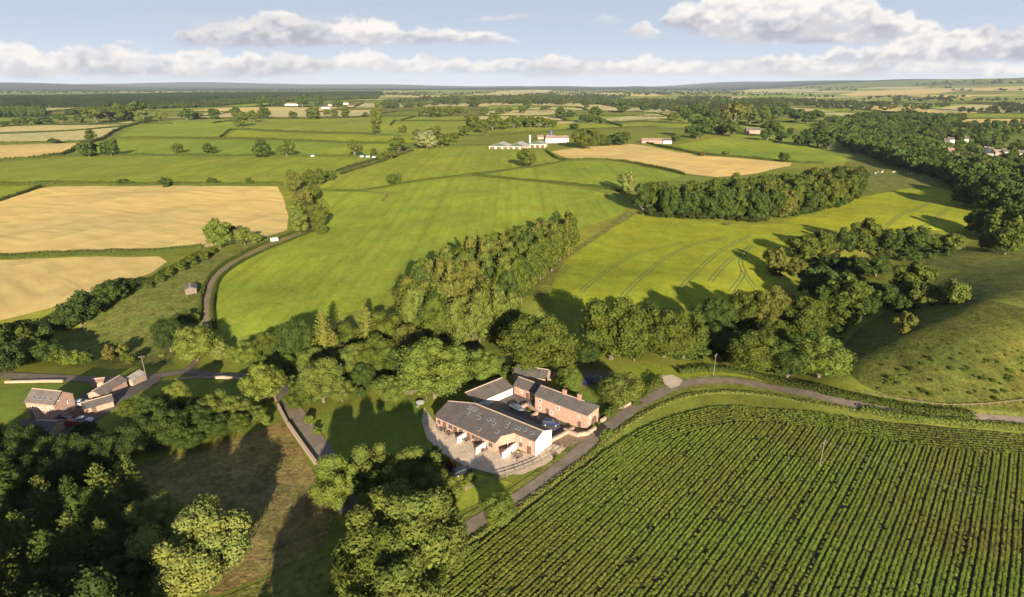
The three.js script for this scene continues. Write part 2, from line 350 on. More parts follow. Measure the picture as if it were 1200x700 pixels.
field('moorland', MAT.moor, [[-25000, 9800], [-6000, 9800], [-2000, 10500], [3500, 11500], [9000, 11500], [25000, 11500], [25900, 24300], [-25900, 24300]], 'dark heather moor on the distant fells', { world: true, lift: 0.4, tint: patchy(900, 0.5, 3000, 0.4, 777, 0.05) });
// ---------------------------------------------------------------- the fields one can name
const GREEN = patchy(30, 0.16, 140, 0.26, 801, 0.10);
const F = 0.10;
field('field', MAT.meadow, [[256, 330], [254, 360], [258, 386], [275, 397], [330, 384], [400, 368], [468, 356], [500, 340], [560, 310], [620, 285], [660, 270], [700, 262], [728, 251], [735, 241], [722, 229], [640, 215], [556, 207], [490, 213], [425, 225], [372, 226], [386, 240], [384, 258], [350, 277], [310, 292], [276, 309]], 'large smooth green hay field beside the narrow wood', { lift: F, tint: GREEN });
field('field', MAT.ley, [[372, 222], [396, 204], [440, 189], [482, 175], [560, 172], [610, 175], [645, 177], [664, 188], [610, 196], [545, 204], [482, 213], [425, 222]], 'green pasture sloping below the white farm', { lift: F, tint: GREEN });
field('field', MAT.meadow, [[562, 206], [612, 198], [665, 190], [718, 190], [770, 199], [800, 206], [770, 216], [735, 222], [718, 221], [640, 212]], 'green pasture under the golden field', { lift: F, tint: GREEN });
field('field', MAT.barley, [[650, 330], [662, 306], [690, 286], [720, 266], [746, 252], [800, 257], [880, 264], [925, 262], [962, 268], [930, 290], [915, 310], [900, 352], [820, 362], [700, 362], [640, 350]], 'yellow green corn field marked with curving wheel tracks', { lift: F, turn: 0.5, tint: patchy(40, 0.12, 120, 0.2, 805, 0.06) });
field('field', MAT.barley, [[918, 260], [960, 246], [1006, 232], [1060, 222], [1098, 220], [1128, 228], [1168, 246], [1160, 264], [1120, 272], [1040, 268], [990, 272], [960, 268]], 'yellow green field crossed by long tree shadows', { lift: F, turn: 0.2 });
field('field', MAT.rough, [[990, 190], [1010, 187], [1060, 196], [1110, 212], [1128, 226], [1096, 219], [1058, 221], [1010, 230], [1016, 214], [1008, 200]], 'rough pasture where sheep graze beyond the far wood', { lift: F });
field('field', MAT.wheat, [[645, 178], [690, 172], [738, 169], [762, 172], [790, 178], [830, 183], [880, 187], [928, 191], [926, 195], [890, 203], [840, 208], [800, 203], [765, 195], [715, 187], [668, 187]], 'golden corn field behind the far wood', { lift: F, turn: 1.0 });
field('field', MAT.meadow, [[786, 171], [820, 166], [862, 158], [890, 156], [930, 166], [985, 182], [996, 190], [964, 192], [930, 190], [880, 185], [830, 181]], 'smooth green field beside the brick farmhouse', { lift: F, tint: GREEN });
field('field', MAT.pasture, [[484, 172], [530, 166], [575, 160], [640, 155], [700, 152], [770, 148], [800, 152], [822, 158], [790, 166], [762, 168], [700, 170], [640, 170], [578, 170]], 'green pasture behind the white farm', { lift: F, tint: GREEN });
field('field', MAT.ley, [[530, 160], [560, 152], [640, 146], [720, 143], [795, 138], [800, 146], [700, 150], [620, 153]], 'green strip field above the white farm', { lift: F });
field('field', MAT.stubble, [[700, 140], [780, 133], [800, 136], [765, 141], [710, 147]], 'pale stubble field beyond the white farm', { lift: F });
field('field', MAT.wheat, [[-40, 247], [0, 236], [48, 221], [64, 219], [180, 218], [325, 219], [332, 232], [338, 254], [336, 270], [300, 281], [240, 290], [190, 293], [100, 297], [-40, 303]], 'wide golden corn field with faint combed lines', { lift: F, turn: 1.2, tint: patchy(26, 0.12, 90, 0.2, 811, 0.08) });
field('field', MAT.wheat, [[-60, 308], [0, 305], [120, 301], [186, 301], [196, 307], [178, 320], [120, 340], [60, 361], [0, 376], [-60, 384]], 'golden corn field above the dark shrubs', { lift: F, turn: 0.9, tint: patchy(26, 0.12, 90, 0.2, 815, 0.08) });
field('field', MAT.ley, [[-40, 194], [62, 186], [120, 184], [240, 184], [420, 184], [436, 188], [395, 203], [345, 213], [330, 216], [240, 217], [60, 215], [-40, 216]], 'long green pasture above the golden field', { lift: F, tint: GREEN });
field('field', MAT.meadow, [[-30, 219], [46, 218], [0, 234], [-30, 243]], 'small green corner field by the golden field', { lift: F });
field('field', MAT.wheat, [[-40, 172], [40, 169], [88, 168], [94, 171], [64, 182], [-40, 192]], 'pale gold field among the hedges', { lift: F, turn: 0.3 });
field('field', MAT.stubble, [[-40, 159], [70, 155], [146, 149], [112, 165], [60, 166], [-40, 167]], 'pale stubble field between two hedges', { lift: F, turn: 0.3 });
field('field', MAT.stubble, [[-40, 150], [90, 146], [155, 142], [150, 147], [70, 153], [-40, 157]], 'pale stubble strip field below the plantation', { lift: F });
field('field', MAT.meadow, [[88, 182], [112, 169], [132, 164], [235, 164], [330, 166], [440, 169], [476, 170], [450, 182], [300, 182], [150, 181]], 'green field dotted with hedgerow trees', { lift: F, tint: GREEN });
field('field', MAT.meadow, [[132, 161], [160, 152], [192, 141], [272, 140], [276, 151], [258, 160], [190, 161]], 'green field below the far stubble', { lift: F });
field('field', MAT.ley, [[282, 151], [300, 139], [434, 138], [438, 156], [360, 155], [300, 152]], 'plain green field under the far stubble', { lift: F });
field('field', MAT.barley, [[262, 160], [278, 153], [360, 157], [440, 159], [548, 160], [480, 168], [440, 167], [330, 163]], 'yellow green strip field between hedges', { lift: F });
field('field', MAT.stubble, [[190, 139], [250, 132], [320, 129], [434, 129], [436, 136], [300, 137]], 'pale stubble field before the hamlet', { lift: F });
field('field', MAT.ley, [[444, 157], [446, 138], [545, 134], [560, 142], [640, 148], [560, 152], [500, 160]], 'green field beside the tall hedge', { lift: F });
field('field', MAT.pasture, [[446, 136], [460, 131], [545, 127], [560, 133], [480, 136]], 'darker green field beside the far woods', { lift: F });
field('field', MAT.stubble, [[564, 131], [640, 126], [690, 128], [650, 134], [575, 140]], 'pale strip field before the far woods', { lift: F });
field('field', MAT.wheat, [[980, 111], [1010, 107], [1080, 105], [1122, 107], [1060, 112], [1000, 113]], 'golden field among the far woods', { lift: F });
field('field', MAT.stubble, [[1090, 129], [1120, 124], [1178, 122], [1150, 128], [1120, 133]], 'pale pasture among the far woods', { lift: F });
field('field', MAT.stubble, [[925, 125], [1000, 133], [1035, 136], [1000, 137], [930, 131]], 'pale strip among the valley woods', { lift: F });

const clearings = [], village = flatAt([[1094, 160], [1186, 158], [1206, 188], [1170, 194], [1112, 194]]);
for (const [mat, px, label] of [[MAT.stubble, [[560, 111], [600, 106], [650, 105], [640, 109], [600, 113]], 'pale field in the first far clearing'], [MAT.ley, [[470, 109], [520, 104], [590, 103.6], [560, 107.5]], 'green field in the far woods'], [MAT.stubble, [[690, 106], [720, 103], [790, 102.8], [770, 105.6]], 'straw field under the skyline'], [MAT.ley, [[840, 119], [880, 112.5], [950, 112], [930, 117]], 'green field in the valley woods'], [MAT.stubble, [[850, 108.5], [880, 104.8], [960, 104.5], [950, 107.5]], 'straw field in the valley woods'], [MAT.ley, [[1110, 119], [1140, 113], [1220, 111], [1220, 116]], 'green field on the wooded slope'], [MAT.ley, [[1040, 126], [1060, 120], [1110, 119], [1090, 125]], 'small green field among the valley woods'], [MAT.wheat, [[1130, 106], [1160, 102.5], [1230, 101.5], [1230, 104.5]], 'golden field on the southern slope'], [MAT.ley, [[700, 119], [740, 113], [810, 112.5], [790, 118]], 'green field behind the straw strip'], [MAT.stubble, [[1000, 104.5], [1030, 102.3], [1090, 102], [1080, 104]], 'straw field below the southern hill']]) { clearings.push(flatAt(px)); field('field', mat, px, label, { lift: F }); }
for (const px of [[[976, 114], [1006, 106], [1084, 104], [1126, 107], [1064, 114]], [[1086, 135], [1116, 123], [1182, 121], [1152, 130]], [[920, 133], [925, 123], [1000, 132], [1038, 137]]]) clearings.push(flatAt(px));
// near ground
field('meadow', MAT.rough, [[60, 404], [110, 372], [150, 340], [200, 312], [240, 300], [300, 286], [330, 279], [280, 301], [250, 318], [238, 345], [236, 378], [208, 404], [200, 428], [120, 432]], 'rough tussocky meadow beside the farm track', { lift: 0.08 });
field('paddock', MAT.dry, [[130, 560], [180, 540], [250, 522], [318, 500], [332, 494], [352, 528], [372, 560], [392, 600], [380, 640], [330, 668], [250, 700], [150, 640]], 'dry grazed paddock half in shade', { lift: 0.08, tint: patchy(9, 0.35, 30, 0.3, 833, 0.2) });
field('grass_bank', MAT.rough, [[250, 705], [330, 672], [400, 645], [440, 640], [470, 700], [520, 730], [420, 800], [240, 780]], 'sunlit grassy bank under the tall trees', { lift: 0.08 });
field('knoll', MAT.hill, [[1000, 392], [1040, 366], [1090, 345], [1150, 352], [1240, 372], [1300, 420], [1300, 478], [1200, 484], [1120, 478], [1060, 468], [1010, 450], [985, 420]], 'rough grassy knoll above the lane', { lift: 0.08, tint: patchy(7, 0.55, 30, 0.35, 835, 0.16), round: true });
field('field', MAT.rough, [[1010, 292], [1060, 292], [1130, 293], [1240, 290], [1300, 340], [1240, 368], [1150, 350], [1090, 340], [1130, 318], [1060, 306]], 'rough pasture beyond the stream', { lift: 0.08 });
field('field', MAT.rough, [[690, 280], [715, 262], [734, 247], [746, 250], [720, 266], [694, 284], [660, 306], [648, 330], [642, 345], [600, 350], [640, 318], [664, 298]], 'rough grass strip along the wood', { lift: 0.12 });
field('lawn', MAT.lawn, [[380, 500], [470, 462], [495, 470], [502, 500], [500, 530], [420, 540], [388, 530]], 'mown grass in shade before the barns', { lift: 0.08 });
field('lawn', MAT.lawn, [[672, 462], [700, 452], [722, 458], [716, 480], [704, 486], [690, 476]], 'small sunlit lawn behind the brick house', { lift: 0.08 });
field('lawn', MAT.lawn, [[-20, 452], [70, 450], [108, 452], [100, 462], [40, 462], [20, 500], [-20, 510]], 'bright lawn behind a low stone wall', { lift: 0.08 });
field('lawn', MAT.lawn, [[200, 446], [260, 444], [296, 448], [290, 470], [240, 470], [205, 458]], 'shaded lawn under the lane wall', { lift: 0.08 });
field('verge', MAT.meadow, [[700, 438], [760, 428], [800, 432], [840, 434], [900, 444], [980, 462], [980, 468], [900, 452], [830, 442], [790, 446], [740, 448]], 'sunlit grass verge above the lane', { lift: 0.07 });
field('garden', MAT.ley, [[500, 548], [540, 552], [585, 562], [600, 566], [560, 590], [536, 600], [520, 580]], 'grassy garden corner below the gravel', { lift: 0.08 });

// wheel tracks pressed into the corn
{
  const f = scene.children.find((o) => o.userData.label?.startsWith('yellow green corn field'));
  const m = std(0.10, 0.125, 0.022, 1);
  const lines = [[[682, 341], [700, 326], [726, 308], [752, 296], [800, 284]], [[730, 347], [752, 325], [778, 304], [800, 292], [850, 278]], [[796, 341], [812, 323], [832, 304], [856, 288], [880, 276]], [[832, 331], [846, 314], [864, 299], [880, 290]], [[856, 343], [866, 330], [871, 320], [868, 307], [873, 296], [880, 288]], [[884, 337], [876, 326], [871, 316]], [[658, 320], [668, 311]], [[940, 252], [980, 248], [1010, 244]], [[1036, 268], [1060, 250], [1090, 238]], [[1082, 268], [1100, 254], [1112, 244]]];
  for (const l of lines) for (const off of [-0.9, 0.9]) {
    const c = smooth(flatAt(l), false, 6), s = c.map(([x, d], i) => { const [ax, ad] = c[Math.max(0, i - 1)], [bx, bd] = c[Math.min(c.length - 1, i + 1)], L = Math.hypot(bx - ax, bd - ad) || 1; return [x - (bd - ad) / L * off, d + (bx - ax) / L * off]; });
    part('wheel_track', drape(ribbon(s, 0.55), 0.16), m, f);
  }
}
{
  const wheatTracks = [['wide golden corn field', [[[308, 221], [312, 240], [316, 258], [318, 274]], [[40, 232], [120, 228], [220, 224], [300, 222]], [[-20, 282], [80, 262], [180, 246], [260, 238]], [[60, 292], [150, 272], [230, 258], [310, 248]]]], ['golden corn field above', [[[10, 366], [60, 342], [110, 322], [170, 306]], [[-20, 340], [50, 322], [110, 308]]]], ['golden corn field behind', [[[660, 184], [740, 184], [820, 196], [880, 200]], [[690, 176], [760, 180], [840, 190], [910, 194]]]]];
  const m = std(0.58, 0.38, 0.12, 1);
  for (const [start, lines] of wheatTracks) {
    const f = scene.children.find((o) => o.userData.label?.startsWith(start));
    for (const l of lines) for (const off of [-0.9, 0.9]) { const c = smooth(flatAt(l), false, 6), s = c.map(([x, d], i) => { const [ax, ad] = c[Math.max(0, i - 1)], [bx, bd] = c[Math.min(c.length - 1, i + 1)], L = Math.hypot(bx - ax, bd - ad) || 1; return [x - (bd - ad) / L * off, d + (bx - ax) / L * off]; }); part('wheel_track', drape(ribbon(s, 0.5), 0.17), m, f); }
  }
}
// ---------------------------------------------------------------- lanes, tracks, yards
const track = (name, mat, px, width, label, lift = 0.14) => field(name, mat, ribbon(smooth(flatAt(px), false, 6), width), label, { world: true, lift, tint: patchy(3, 0.25, 14, 0.25, 841, 0.04) });
const laneLine = [[400, 760], [460, 690], [510, 648], [546, 621], [581, 600], [618, 577], [658, 547], [690, 520], [718, 497], [752, 473], [788, 455], [826, 447], [868, 448], [930, 459], [990, 471], [1050, 482], [1120, 489], [1200, 495], [1300, 500]];
track('verge', MAT.rough, laneLine, 6.6, 'grass verges on both sides of the tarred lane', 0.11);
track('lane', MAT.road, laneLine, 3.3, 'narrow tarred lane curving round the crop field', 0.18);
track('lane', MAT.road, [[410, 600], [384, 538], [366, 512], [346, 484], [330, 460], [316, 447], [292, 442], [252, 440], [216, 437], [180, 441], [120, 445], [60, 443], [0, 440], [-60, 438]], 4.2, 'narrow lane passing the stone house and bending downhill', 0.18);
track('track', MAT.earth, [[216, 437], [232, 420], [240, 392], [241, 370], [243, 346], [250, 327], [268, 312], [298, 295], [330, 282], [362, 270], [368, 250], [362, 232], [352, 216], [362, 208], [396, 203], [440, 189], [482, 175]], 2.3, 'farm track climbing between hedges', 0.16);
track('footpath', MAT.dry, [[372, 223], [400, 224], [430, 225], [452, 227], [448, 236]], 2.4, 'worn path across the green field', 0.16);
field('forecourt', MAT.gravel, [[497, 478], [494, 494], [500, 514], [518, 532], [545, 547], [582, 557], [612, 557], [640, 545], [662, 527], [672, 513], [652, 508], [626, 534], [575, 522], [512, 499]], 'curved pale gravel forecourt before the barn', { lift: 0.16, tint: patchy(2, 0.3, 9, 0.3, 851, 0.05) });
field('courtyard', MAT.tar, [[548, 482], [600, 458], [628, 470], [632, 484], [688, 508], [690, 516], [664, 520], [640, 512]], 'dark tarred courtyard between barn and house', { lift: 0.14 });
field('driveway', MAT.earth, [[652, 508], [668, 500], [690, 507], [688, 515], [672, 522], [662, 526], [645, 520]], 'pale gravel drive by the brick house', { lift: 0.19 });
field('parking', MAT.earth, [[664, 440], [700, 434], [718, 438], [714, 447], [690, 452], [672, 458], [662, 452]], 'small gravel parking place behind the house', { lift: 0.14 });
field('layby', MAT.gravel, [[774, 441], [788, 440], [800, 446], [796, 453], [786, 456], [779, 451]], 'pale gravel field entrance beside the lane', { lift: 0.20 });
field('terrace', MAT.gravel, [[620, 437], [640, 434], [652, 440], [645, 447], [628, 449]], 'pale paved terrace behind the outbuildings', { lift: 0.16 });
field('yard', MAT.tar, [[20, 494], [60, 486], [88, 470], [120, 448], [190, 440], [188, 448], [150, 468], [120, 490], [80, 512], [40, 516]], 'grey yard between the stone house and sheds', { lift: 0.14 });

// ---------------------------------------------------------------- potato crop in rows on the slope
{
  const outline = flatAt([[440, 762], [498, 689], [540, 650], [576, 628], [608, 607], [660, 567], [702, 535], [760, 500], [806, 485], [852, 477], [900, 481], [960, 485], [1050, 498], [1120, 504], [1200, 511], [1330, 519], [1330, 760]]);
  const soilPoly = flatAt([[440, 760], [496, 688], [538, 649], [574, 627], [606, 606], [658, 566], [700, 534], [758, 499], [804, 484], [852, 476], [900, 480], [960, 484], [1050, 497], [1120, 503], [1200, 510], [1330, 518], [1330, 760]]);
  field('crop_soil', MAT.soil, soilPoly, 'grey brown soil between the rows of the crop', { world: true, lift: 0.17, tint: patchy(4, 0.3, 20, 0.3, 861, 0.05) });
  const leaf = [], lc = [], R = rng(99), cl = new THREE.Color();
  const ends = [];
  for (let k = 0; k < 11; k++) {                                                     // one bushy plant: arching leaflets
    const a = k * 2.4 + R(), r = 0.12 + R() * 0.2, hh = 0.16 + R() * 0.30, w = 0.12 + R() * 0.05, ca = Math.cos(a), sa = Math.sin(a);
    const p0 = [ca * 0.03, 0.02, sa * 0.03], p1 = [ca * r * 0.7 - sa * w, hh, sa * r * 0.7 + ca * w], p2 = [ca * r * 0.7 + sa * w, hh, sa * r * 0.7 - ca * w], p3 = [ca * (r + 0.14), hh - 0.05, sa * (r + 0.14)];
    leaf.push(...p0, ...p2, ...p1, ...p1, ...p2, ...p3);
  }
  const g = new THREE.BufferGeometry(); g.setAttribute('position', new THREE.Float32BufferAttribute(leaf, 3)); g.computeVertexNormals();
  const m = new THREE.MeshPhysicalMaterial({ color: 0xffffff, roughness: 0.85, specularIntensity: 0.3, side: THREE.DoubleSide });
  const AZ = 41 * Math.PI / 180, ux = Math.sin(AZ), ud = Math.cos(AZ), px = Math.cos(AZ), pd = -Math.sin(AZ), spots = [];
  const inField = (x, d) => inside(x, d, outline), edge = outline;
  for (let r = -180; r < 290; r++) {
    const off = r * 0.78 + ((r & 1) ? 0.07 : -0.07) + (hash(r, 3, 5) - 0.5) * 0.06;
    const thinRow = hash(r, 9, 6) < 0.05 ? 0.5 : 1, wheel = ((r % 14) + 14) % 14 === 0;
    for (let s = -60; s < 260; s += 0.22) {
      const w = (fbm(s / 30, r / 40, 2, 871) - 0.5) * 0.5;
      const x = ux * s + px * (off + w), d = 60 + ud * s + pd * (off + w);
      if (d < 52 || d > 190 || x > 150 || !inField(x, d)) continue;
      const dist = Math.min(...[segDist(x, d, outline.slice(7, 16))]);
      if (dist < 7.5) continue;                                                      // headland
      const gap = fbm(x / 2.2, d / 2.2, 3, 881);
      if (R() > (0.94 - step(0.62, 0.78, gap) * 0.6) * thinRow * (wheel ? 0.8 : 1)) continue;
      spots.push([x + (R() - 0.5) * 0.12, d + (R() - 0.5) * 0.12, 0.8 + R() * 0.5]);
    }
  }
  for (let k = 0; k < 9; k++) {                                                      // headland rows follow the lane
    const rim = smooth(outline.slice(6, 16), false, 5);
    let acc = 0;
    for (let i = 1; i < rim.length; i++) {
      const [ax, ad] = rim[i - 1], [bx, bd] = rim[i], L = Math.hypot(bx - ax, bd - ad), nx = (bd - ad) / L, nd = -(bx - ax) / L;
      for (let s = 0; s < L; s += 0.36) { const o = 0.3 + k * 0.84 + (R() - 0.5) * 0.16, x = ax + (bx - ax) * s / L + nx * o, d = ad + (bd - ad) * s / L + nd * o; if (R() < 0.86 && x < 150) spots.push([x, d, 0.75 + R() * 0.5]); }
    }
  }
  const im = new THREE.InstancedMesh(g, m, spots.length), o = new THREE.Object3D();
  spots.forEach(([x, d, s], i) => {
    o.position.set(x, height(x, -d) + 0.15, -d); o.rotation.set((R() - 0.5) * 0.3, R() * 6.3, (R() - 0.5) * 0.3); o.scale.set(s * 0.84, s * 0.84, s * 0.84); o.updateMatrix(); im.setMatrixAt(i, o.matrix);
    const v = 0.75 + R() * 0.5, y = R() < 0.03 ? 1.3 : 1; im.setColorAt(i, cl.setRGB((0.138 + 0.025 * (vnoise(x / 6, d / 6, 887) - 0.5)) * v * y, (0.170 + 0.04 * (vnoise(x / 11, d / 11, 889) - 0.5)) * v, 0.024 * v * (y > 1 ? 2 : 1)));
  });
  top('potato_crop', im, 'leafy crop standing in long parallel rows', 'crop', null, 'stuff');
  console.log('crop', spots.length);
}

// ---------------------------------------------------------------- trees
const barkMat = std(0.14, 0.11, 0.085, 1), paleBark = std(0.26, 0.22, 0.17, 1);
const leafMat = (r, g, b) => new THREE.MeshPhysicalMaterial({ color: new THREE.Color().setRGB(r, g, b), roughness: 0.8, specularIntensity: 0.25, vertexColors: true, side: THREE.DoubleSide, transmission: 0 });
const LEAF = {
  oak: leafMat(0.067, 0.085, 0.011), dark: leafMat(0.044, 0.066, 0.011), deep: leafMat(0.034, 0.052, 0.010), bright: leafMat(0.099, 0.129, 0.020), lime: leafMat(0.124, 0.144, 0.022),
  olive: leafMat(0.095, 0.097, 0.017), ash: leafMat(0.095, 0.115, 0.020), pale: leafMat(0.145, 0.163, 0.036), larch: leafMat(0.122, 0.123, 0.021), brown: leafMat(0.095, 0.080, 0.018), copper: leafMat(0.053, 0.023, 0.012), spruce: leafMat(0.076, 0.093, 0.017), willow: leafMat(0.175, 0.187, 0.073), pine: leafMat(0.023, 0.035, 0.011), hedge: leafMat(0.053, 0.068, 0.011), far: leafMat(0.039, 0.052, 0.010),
  sward: leafMat(0.125, 0.135, 0.028),
};
const unit = (R) => { const y = R() * 2 - 1, a = R() * 6.2832, r = Math.sqrt(1 - y * y); return [r * Math.cos(a), y, r * Math.sin(a)]; };
// leaves: small kite-shaped sprays; each carries its own tone
class Sprays {
  constructor() { this.p = []; this.n = []; this.c = []; this.i = []; }
  add(x, y, z, n, size, R, tone, flat = 0) {
    let a = unit(R); if (flat) a = [a[0], a[1] * (1 - flat), a[2]];
    const l = Math.hypot(...n) || 1, m = [n[0] / l + a[0] * 0.75, n[1] / l + a[1] * 0.75, n[2] / l + a[2] * 0.75], ml = Math.hypot(...m) || 1; m[0] /= ml; m[1] /= ml; m[2] /= ml;
    let t = [m[1] * a[2] - m[2] * a[1], m[2] * a[0] - m[0] * a[2], m[0] * a[1] - m[1] * a[0]]; const tl = Math.hypot(...t) || 1; t = t.map((v) => v / tl);
    const b = [m[1] * t[2] - m[2] * t[1], m[2] * t[0] - m[0] * t[2], m[0] * t[1] - m[1] * t[0]], k = this.p.length / 3, s1 = size * (0.75 + R() * 0.5), s2 = size * (0.5 + R() * 0.45), s3 = size * (0.35 + R() * 0.5);
    const q = [[s1, 0], [0.1 * s1, s2], [-s3, 0.15 * s2], [-0.1 * s1, -s2]];
    for (const [u, v] of q) { this.p.push(x + t[0] * u + b[0] * v, y + t[1] * u + b[1] * v, z + t[2] * u + b[2] * v); this.n.push(...m); this.c.push(tone[0], tone[1], tone[2]); }
    this.i.push(k, k + 1, k + 2, k, k + 2, k + 3);
  }
  core(geo, tone) { const p = geo.attributes.position, n = geo.attributes.normal, k = this.p.length / 3, ix = geo.index; for (let v = 0; v < p.count; v++) { this.p.push(p.getX(v), p.getY(v), p.getZ(v)); this.n.push(n.getX(v), n.getY(v), n.getZ(v)); this.c.push(...tone); } if (ix) for (let v = 0; v < ix.count; v++) this.i.push(k + ix.getX(v)); else for (let v = 0; v < p.count; v++) this.i.push(k + v); }
  geometry() { const g = new THREE.BufferGeometry(); g.setAttribute('position', new THREE.Float32BufferAttribute(this.p, 3)); g.setAttribute('normal', new THREE.Float32BufferAttribute(this.n, 3)); g.setAttribute('color', new THREE.Float32BufferAttribute(this.c, 3)); g.setIndex(this.i); return g; }
}
const tone = (R, v = 0.3) => { const l = 1 - v / 2 + R() * v, w = 1 + (R() - 0.5) * 0.16; return [l * w, l, l / w]; };
function limb(a, b, ra, rb, seg = 6) {
  const A = new THREE.Vector3(...a), B = new THREE.Vector3(...b), d = B.clone().sub(A), g = new THREE.CylinderGeometry(rb, ra, d.length(), seg, 1, true);
  g.applyMatrix4(new THREE.Matrix4().makeRotationFromQuaternion(new THREE.Quaternion().setFromUnitVectors(new THREE.Vector3(0, 1, 0), d.clone().normalize())));
  g.translate((a[0] + b[0]) / 2, (a[1] + b[1]) / 2, (a[2] + b[2]) / 2); return g;
}
// all shapes are 1 high and about 1 wide
function broadleaf(seed, { lobes = 34, leaf = 0.03, count = 8000, low = 0.07, spread = 0.33, rMin = 0.10, rMax = 0.19, peak = 0, ragged = 0.25 } = {}) {
  const R = rng(seed), s = new Sprays(), L = [], cy = low + (1 - low) * 0.5, ry = (1 - low) * 0.5;
  for (let k = 0; k < lobes; k++) {
    const d = unit(R), rr = rMin + R() * (rMax - rMin), out = 0.55 + 0.5 * Math.sqrt(R());
    const hy = d[1] * ry * 0.78 * out, top = (hy + ry) / (2 * ry), narrow = 1 - peak * step(0.35, 1, top);
    L.push([d[0] * spread * out * narrow, cy + hy - 0.01, d[2] * spread * out * narrow, rr * lerp(1, 0.75, step(0.6, 1, top)), tone(R, 0.24)]);
  }
  L.push([0, cy, 0, 0.2, [1, 1, 1]]);
  const area = L.reduce((t, l) => t + l[3] * l[3], 0);
  for (const [x, y, z, r, t0] of L) {
    const ico = new THREE.IcosahedronGeometry(r * 0.72, 1); ico.translate(x, y, z); s.core(ico, [1, 1, 1]);
    const n = Math.round(count * r * r / area);
    for (let k = 0; k < n; k++) {
      const d = unit(R); if (d[1] < -0.55 && R() < 0.7) continue;
      const q = r * (0.72 + R() * (0.3 + ragged * R())), px = x + d[0] * q, py = y + d[1] * q * 0.92, pz = z + d[2] * q;
      let hid = false; for (const o of L) if (o[0] !== x && (px - o[0]) ** 2 + (py - o[1]) ** 2 + (pz - o[2]) ** 2 < (o[3] * 0.72) ** 2) { hid = true; break; }
      if (hid || py < low * 0.6) continue;
      const t = tone(R, 0.34); s.add(px, py, pz, d, leaf * (0.55 + R() * R() * 1.3), R, [t[0] * t0[0], t[1] * t0[1], t[2] * t0[2]]);
    }
  }
  const w = [limb([0, -0.02, 0], [0.01, low + 0.12, 0.005], 0.034, 0.024, 8)];
  for (let k = 0; k < 6; k++) { const l = L[(k * 5) % lobes]; w.push(limb([0.01, low * 0.7 + 0.04 * k, 0.005], [l[0], l[1], l[2]], 0.018, 0.006, 5)); }
  return { crown: s.geometry(), trunk: mergeGeometries(w.map((g) => g.toNonIndexed())) };
}
function conifer(seed, { tiers = 15, leaf = 0.026, per = 10, low = 0.08, width = 0.42, droop = 0.35, dens = 1 } = {}) {
  const R = rng(seed), s = new Sprays(), w = [limb([0, -0.02, 0], [0, 0.97, 0], 0.022, 0.003, 7)];
  for (let t = 0; t < tiers; t++) {
    const f = t / (tiers - 1), y = low + (0.97 - low) * Math.pow(f, 0.92), len = width * Math.pow(1 - f, 0.72) + 0.025, n = Math.max(4, Math.round(per * (1 - f * 0.5)));
    for (let b = 0; b < n; b++) {
      const a = (b + R() * 0.8) / n * 6.2832 + t * 1.3, L = len * (0.68 + R() * 0.5), rise = lerp(-droop, 0.5, f) * L * (0.7 + R() * 0.6), ca = Math.cos(a), sa = Math.sin(a), tt = tone(R, 0.3);
      const m = Math.max(3, Math.round(L / leaf * 2.6 * dens));
      for (let k = 0; k < m; k++) {
        const q = (k + R()) / m, r = L * q, sd = (R() - 0.5) * leaf * 4.2 * (1.1 - q * 0.8), yy = y + rise * q * q + (R() - 0.5) * leaf * 1.0 - Math.abs(sd) * 0.3, t2 = tone(R, 0.3);
        s.add(ca * r - sa * sd, yy, sa * r + ca * sd, [ca * 0.5, 0.9, sa * 0.5], leaf * (0.8 + R() * 0.6), R, [t2[0] * tt[0], t2[1] * tt[1], t2[2] * tt[2]], 0.4);
      }
    }
  }
  const cone = new THREE.ConeGeometry(width * 0.5, 0.82, 9, 3, true); cone.translate(0, low + 0.42, 0); s.core(cone, [1, 1, 1]);
  return { crown: s.geometry(), trunk: mergeGeometries(w.map((g) => g.toNonIndexed())) };
}
const range = (n, f) => Array.from({ length: n }, (_, k) => f(k));
const SHAPE = {
  near: range(7, (k) => broadleaf(1000 + k, { count: 26000, leaf: 0.0172, lobes: 56 + k * 3, rMin: 0.06, rMax: 0.155, ragged: 0.45 })),
  sycamore: range(2, (k) => broadleaf(1100 + k, { count: 27000, leaf: 0.0165, lobes: 40, rMin: 0.10, rMax: 0.17, spread: 0.36, ragged: 0.15 })),
  mid: range(7, (k) => broadleaf(1200 + k, { count: 5200, leaf: 0.037, lobes: 30 + k })),
  tall: range(6, (k) => broadleaf(1300 + k, { count: 6500, leaf: 0.029, lobes: 32, spread: 0.27, rMin: 0.09, rMax: 0.15, peak: 0.38, ragged: 0.5, low: 0.08 })),
  far: range(6, (k) => broadleaf(1400 + k, { count: 1500, leaf: 0.065, lobes: 18 })),
  bush: range(4, (k) => broadleaf(1500 + k, { count: 2200, leaf: 0.05, lobes: 20, low: 0.02 })),
  mass: range(4, (k) => broadleaf(1600 + k, { count: 380, leaf: 0.12, lobes: 10, low: 0.05 })),
  fir: range(4, (k) => conifer(1700 + k, { tiers: 17 + k, leaf: 0.021, per: 12 })),
  larch: range(4, (k) => conifer(1750 + k, { tiers: 15 + k, leaf: 0.028, per: 9, width: 0.36, droop: 0.1, dens: 0.9 })),
  pine: range(2, (k) => conifer(1800 + k, { tiers: 8, leaf: 0.075, per: 6, width: 0.36, dens: 0.9 })),
};
console.log('shapes', Object.entries(SHAPE).map(([k, v]) => k + ' ' + v[0].crown.index.count / 3).join(', '));
const treeR = rng(2024);
